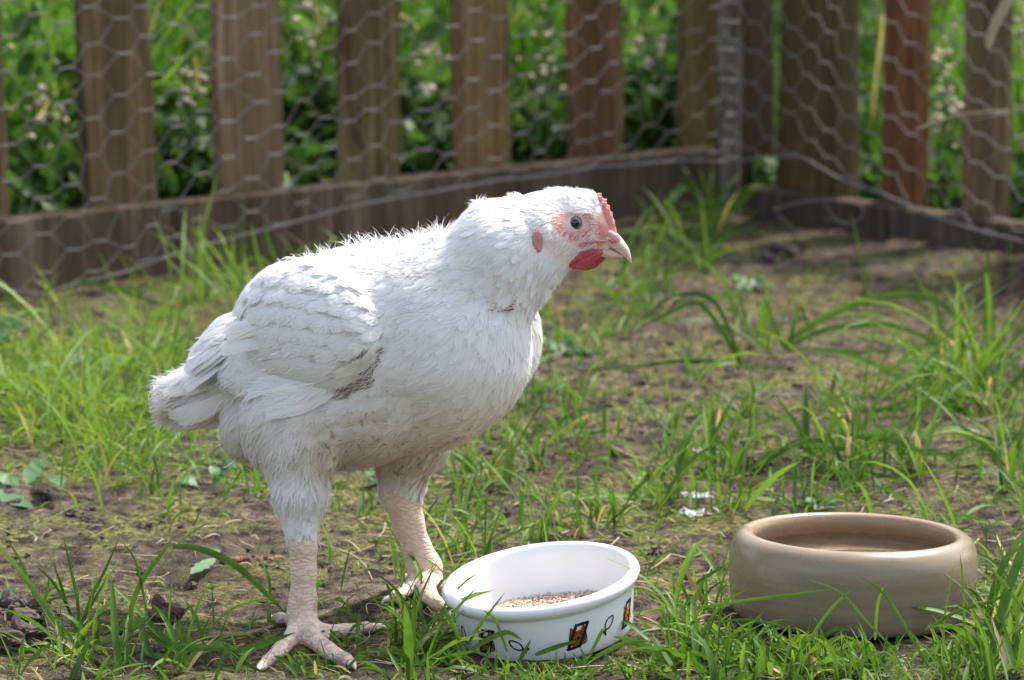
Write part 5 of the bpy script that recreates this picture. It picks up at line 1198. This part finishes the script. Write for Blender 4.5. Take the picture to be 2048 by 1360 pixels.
# ---- head furniture
def loft(secs, n=20):
    """secs: (centre, half height, half width, up vector) rings"""
    V_ = []; a = np.arange(n) / n * 2 * math.pi
    for c, hu, hw, up, sd in secs: V_.append(c + np.outer(np.cos(a) * hu, up) + np.outer(np.sin(a) * hw, sd))
    m = len(secs); V_ = np.concatenate(V_ + [np.array([secs[0][0], secs[-1][0]])]); F_ = [(i_ * n + j_, i_ * n + (j_ + 1) % n, (i_ + 1) * n + (j_ + 1) % n, (i_ + 1) * n + j_) for i_ in range(m - 1) for j_ in range(n)]
    t = m * n
    for j_ in range(0, n, 2): F_ += [(t, (j_ + 2) % n, j_ + 1, j_), (t + 1, (m - 1) * n + j_, (m - 1) * n + j_ + 1, (m - 1) * n + (j_ + 2) % n)]
    return V_, np.array(F_)
HD = -88; depv = np.array([0, 1.0, 0])
def beak(top, bot, wid, name):
    """upper and lower outlines in the photo, swept to half width"""
    n = 14; T_ = spline([(a, b, 0) for a, b in top], n)[:, :2]; B_ = spline([(a, b, 0) for a, b in bot], n)[:, :2]; W_ = np.interp(np.linspace(0, 1, n), np.linspace(0, 1, len(wid)), wid); secs = []
    for t, b, w_ in zip(T_, B_, W_):
        pt, pb = bp(*t, HD), bp(*b, HD); c = (pt + pb) / 2; up = pt - pb; h_ = np.linalg.norm(up); up = up / (h_ + 1e-9); secs.append((c, max(h_ / 2, 4e-4), w_ * PX, up, depv))
    V_, F_ = loft(secs, 24); return child(mesh_obj(name, V_, F_, M['beak']), hen)
bk = beak([(1188, 466), (1212, 460), (1233, 465), (1248, 482), (1259, 500), (1264, 526)], [(1180, 494), (1200, 493), (1222, 497), (1240, 508), (1252, 516), (1262, 528)], [27, 25, 21, 16, 10, 2], 'upper_beak')
lb = beak([(1180, 492), (1200, 492), (1220, 496), (1236, 504), (1248, 511)], [(1184, 508), (1202, 513), (1222, 516), (1238, 516), (1249, 514)], [22, 20, 16, 10, 3], 'lower_beak')
for s in (-1, 1):                                  # nostril flap of each side
    c = bp(1225, 473, HD + s * 17); V_, F_ = lump((0, 0, 0), (17 * PX, 6.5 * PX, 9.5 * PX), 5, 12, .12); a_ = R(32); V_ = V_ @ np.array([[math.cos(a_), 0, -math.sin(a_)], [0, 1, 0], [math.sin(a_), 0, math.cos(a_)]]); o = mesh_obj('nostril_flap', V_ + c, F_, M['cere']); rebase(o, hen.location); rebase(o, bk.location) if False else None; o.parent = bk
    g = G(); g.add(*tube(spline([bp(1216, 478, HD + s * 25), bp(1224, 484, HD + s * 24.5), bp(1233, 486, HD + s * 21)], 9), np.interp(np.linspace(0, 1, 9), [0, .5, 1], [.3, 1, .3]) * 2.2 * PX, 6)); o = g.build('nostril', M['wattle']); rebase(o, hen.location); o.parent = bk
# corner of the mouth
g = G()
for s in (-1, 1):
    g = G(); g.add(*tube(spline([bp(1156, 494, HD + s * 33), bp(1164, 486, HD + s * 36), bp(1188, 482, HD + s * 33), bp(1212, 483, HD + s * 26)], 12), np.interp(np.linspace(0, 1, 12), [0, .2, .7, 1], [.5, 1, .8, .3]) * 4.2 * PX, 8))
    child(g.build('mouth_corner', M['lobe']), hen)
# comb: low serrated double ridge running from the brow down to the beak
g = G(); cr = np.random.default_rng(12)
base_c = spline([(1176, 396, 0), (1194, 397, 0), (1210, 414, 0), (1223, 438, 0), (1233, 466, 0)], 60)
tip_h = [6, 20, 7, 14, 20, 8, 19, 9, 15, 8, 12, 7, 9, 5, 6, 3]
hh = np.interp(np.linspace(0, 1, 60), np.linspace(0, 1, len(tip_h)), tip_h) * .8
for lay in (-1, 0, 1):
    V_ = []
    for k_ in range(60):
        T_ = base_c[min(k_ + 1, 59)] - base_c[max(k_ - 1, 0)]; T_ = T_[:2] / np.linalg.norm(T_[:2]); nrm2 = np.array([T_[1], -T_[0]])
        h_ = hh[(k_ + lay * 3) % 60 if 0 <= k_ + lay * 3 < 60 else k_] * (1 - .3 * abs(lay)); b_ = base_c[k_][:2] - nrm2 * 18; d_ = lay * 7
        for f, w_ in ((0, 6), (.55, 4.5), (.9, 2), (1, .4)):
            for s in (-1, 1): q = b_ + nrm2 * (h_ + 16) * f; V_.append(bp(q[0], q[1], HD + d_ + s * w_ + lay * 3 * f))
    F_ = []
    for k_ in range(59):
        a_ = k_ * 8; c_ = a_ + 8
        for x_, y_ in ((0, 2), (2, 4), (4, 6), (6, 7), (7, 5), (5, 3), (3, 1)): F_.append((a_ + x_, a_ + y_, c_ + y_, c_ + x_))
    g.add(np.array(V_), np.array(F_))
child(g.build('comb', M['comb']), hen)
# wattles
for s, ox in ((-1, 0), (1, 14)):
    out = [(1120, 516), (1145, 502), (1172, 497), (1196, 496), (1206, 506), (1192, 522), (1178, 534), (1160, 539), (1142, 537), (1130, 527)]
    out = [(a + ox * .9, b + (2 if ox else 0)) for a, b in out]; o3 = spline([(a, b, 0) for a, b in out + out[:1]], 60)[:-1, :2]; c_ = o3.mean(0); V_ = []
    m = len(o3)
    for f, dd in ((1.0, 0), (.93, -5), (.7, -8), (.35, -9), (.02, -9)): 
        for q in o3: r2 = c_ + (q - c_) * f; V_.append(bp(r2[0], r2[1], HD + s * 22 + dd * (1 + .35 * math.sin(r2[0] * .33 + r2[1] * .5) * math.sin(r2[1] * .21 + 1))))
    for f, dd in ((.93, 5), (.7, 8), (.35, 9), (.02, 9)):
        for q in o3: r2 = c_ + (q - c_) * f; V_.append(bp(r2[0], r2[1], HD + s * 22 + dd))
    F_ = []
    def band(a, b, flip):
        for j_ in range(m):
            f_ = (a * m + j_, a * m + (j_ + 1) % m, b * m + (j_ + 1) % m, b * m + j_); F_.append(f_[::-1] if flip else f_)
    for a, b in ((0, 1), (1, 2), (2, 3), (3, 4)): band(a, b, False)
    for a, b in ((0, 5), (5, 6), (6, 7), (7, 8)): band(a, b, True)
    child(mesh_obj('wattle', V_, np.array(F_), M['wattle']), hen)
# ear lobes
for s in (-1, 1):
    loc = None; d = s * (-1)
    c0 = bp(1075, 478, HD + s * 55) + np.array([0, s * .08, 0]); hit = BVH.ray_cast(Vector(c0), Vector((0, -s, 0))); q = np.array(hit[0]) if hit[0] is not None else bp(1075, 478, HD + s * 55)
    V_, F_ = lump((0, 0, 0), (11 * PX, 6.5 * PX, 23 * PX), 31, 16, .16); child(mesh_obj('ear_lobe', V_ + q + np.array([0, s * .0006, 0]), F_, M['lobe']), hen)
# eyes
for s in (-1, 1):
    c0 = bp(1149, 446, HD + s * 44) + np.array([0, s * .08, 0]); hit = BVH.ray_cast(Vector(c0), Vector((0, -s, 0))); q = np.array(hit[0]) if hit[0] is not None else bp(1149, 446, HD + s * 48)
    rad = 15.5 * PX; cen = q - np.array([0, s * rad * .60, 0]); th = np.linspace(0, math.pi, 24); prof = np.stack([np.sin(th), np.cos(th)], -1)
    V_, F_ = lathe(prof * rad, 40); axv = Vector((.10, s, 0.02)).normalized(); Rm = np.array(axv.to_track_quat('Z', 'X').to_matrix())
    mid = np.where((F_ // 40).min(1) < 4, 1, 0)       # polar cap: pupil
    o = mesh_obj('eye', V_ @ Rm.T + cen, F_, mats=[M['iris'], M['pupil']], midx=mid); child(o, hen)
    tv = np.arange(41) / 40 * 2 * math.pi; ring = np.stack([cen + Rm @ (np.array([math.cos(t) * 1.0, math.sin(t) * 1.03, 0.38]) * rad * 0.98) for t in tv]); 
    g = G(); g.add(*tube(ring, 2.3 * PX, 8, cap=False)); child(g.build('eyelid', M['cere']), hen)
# claws
for tip, dr, rad, c in TOE:
    dr = dr / np.linalg.norm(dr); L = .0085 * c; P_ = spline([tip - dr * rad * .5, tip + dr * rad * .2, tip + dr * (rad * .6 + L * .45) + [0, 0, .0004], tip + dr * (rad * .8 + L) - [0, 0, rad * .55]], 8)
    child(mesh_obj('claw', *tube(P_, np.array([.55, .8, .84, .74, .6, .45, .3, .12]) * rad, 8), M['nail']), hen)
# scratch marks: small dark red scabs where the neck joins the breast
g = G(); r_ = np.random.default_rng(4)
for a_, b_, sz in ((978, 619, .5), (984, 621, .7), (997, 623, .6), (1004, 622, .7), (1011, 621, .9), (1018, 621, 1.3), (1024, 619, 1.2), (1021, 613, .9), (1026, 609, .7), (1030, 602, .6), (990, 616, .4), (1033, 596, .4), (1014, 616, .5)):
    d = at(a_, b_, 3.4) - np.array([0, 0, CAMZ]); hit = BVH.ray_cast(Vector((0, 0, CAMZ)), Vector(d)); q = np.array(hit[0]) + np.array([0, -.0030, .0005])
    v, f = lump(q, (sz * .0014, .0008, sz * .0007), int(a_), 7, .6); g.add(v, f)
child(g.build('scab', m_plain('dry_scab', (0.30, 0.09, 0.075), 0.8, 0.5, 300, (0.42, 0.18, 0.15))), hen)

# white down feathers dropped on the ground
for px_, py_, lb_ in ((1425, 920, 'white down feather caught on grass in the middle of the yard'), (1395, 1010, 'white fluffy down on the ground left of the tan bowl'), (1385, 1045, 'lowest tiny scrap of white down near the tan bowl')):
    q = ground_pt(px_, py_); g = G(); r_ = np.random.default_rng(px_)
    for k_ in range(34):
        h_ = r_.uniform(-.6, .6) + (0 if k_ % 2 else math.pi); st = q + np.array([r_.normal(0, .007), r_.normal(0, .006), .010]); e = st + np.array([math.cos(h_), .3 * math.sin(h_), r_.normal(0.1, .3)]) * r_.uniform(.004, .009)
        g.add(*tube(np.array([st, (st + e) / 2 + r_.normal(0, .001, 3), e]), np.array([.0009, .0007, .0002]), 4), 0)
    o = g.build('down_feather', M['feather'], attr='stain'); rebase(o, q); o.location = tuple(q); tag(o, lb_, 'feather', 'white down feathers on the ground')
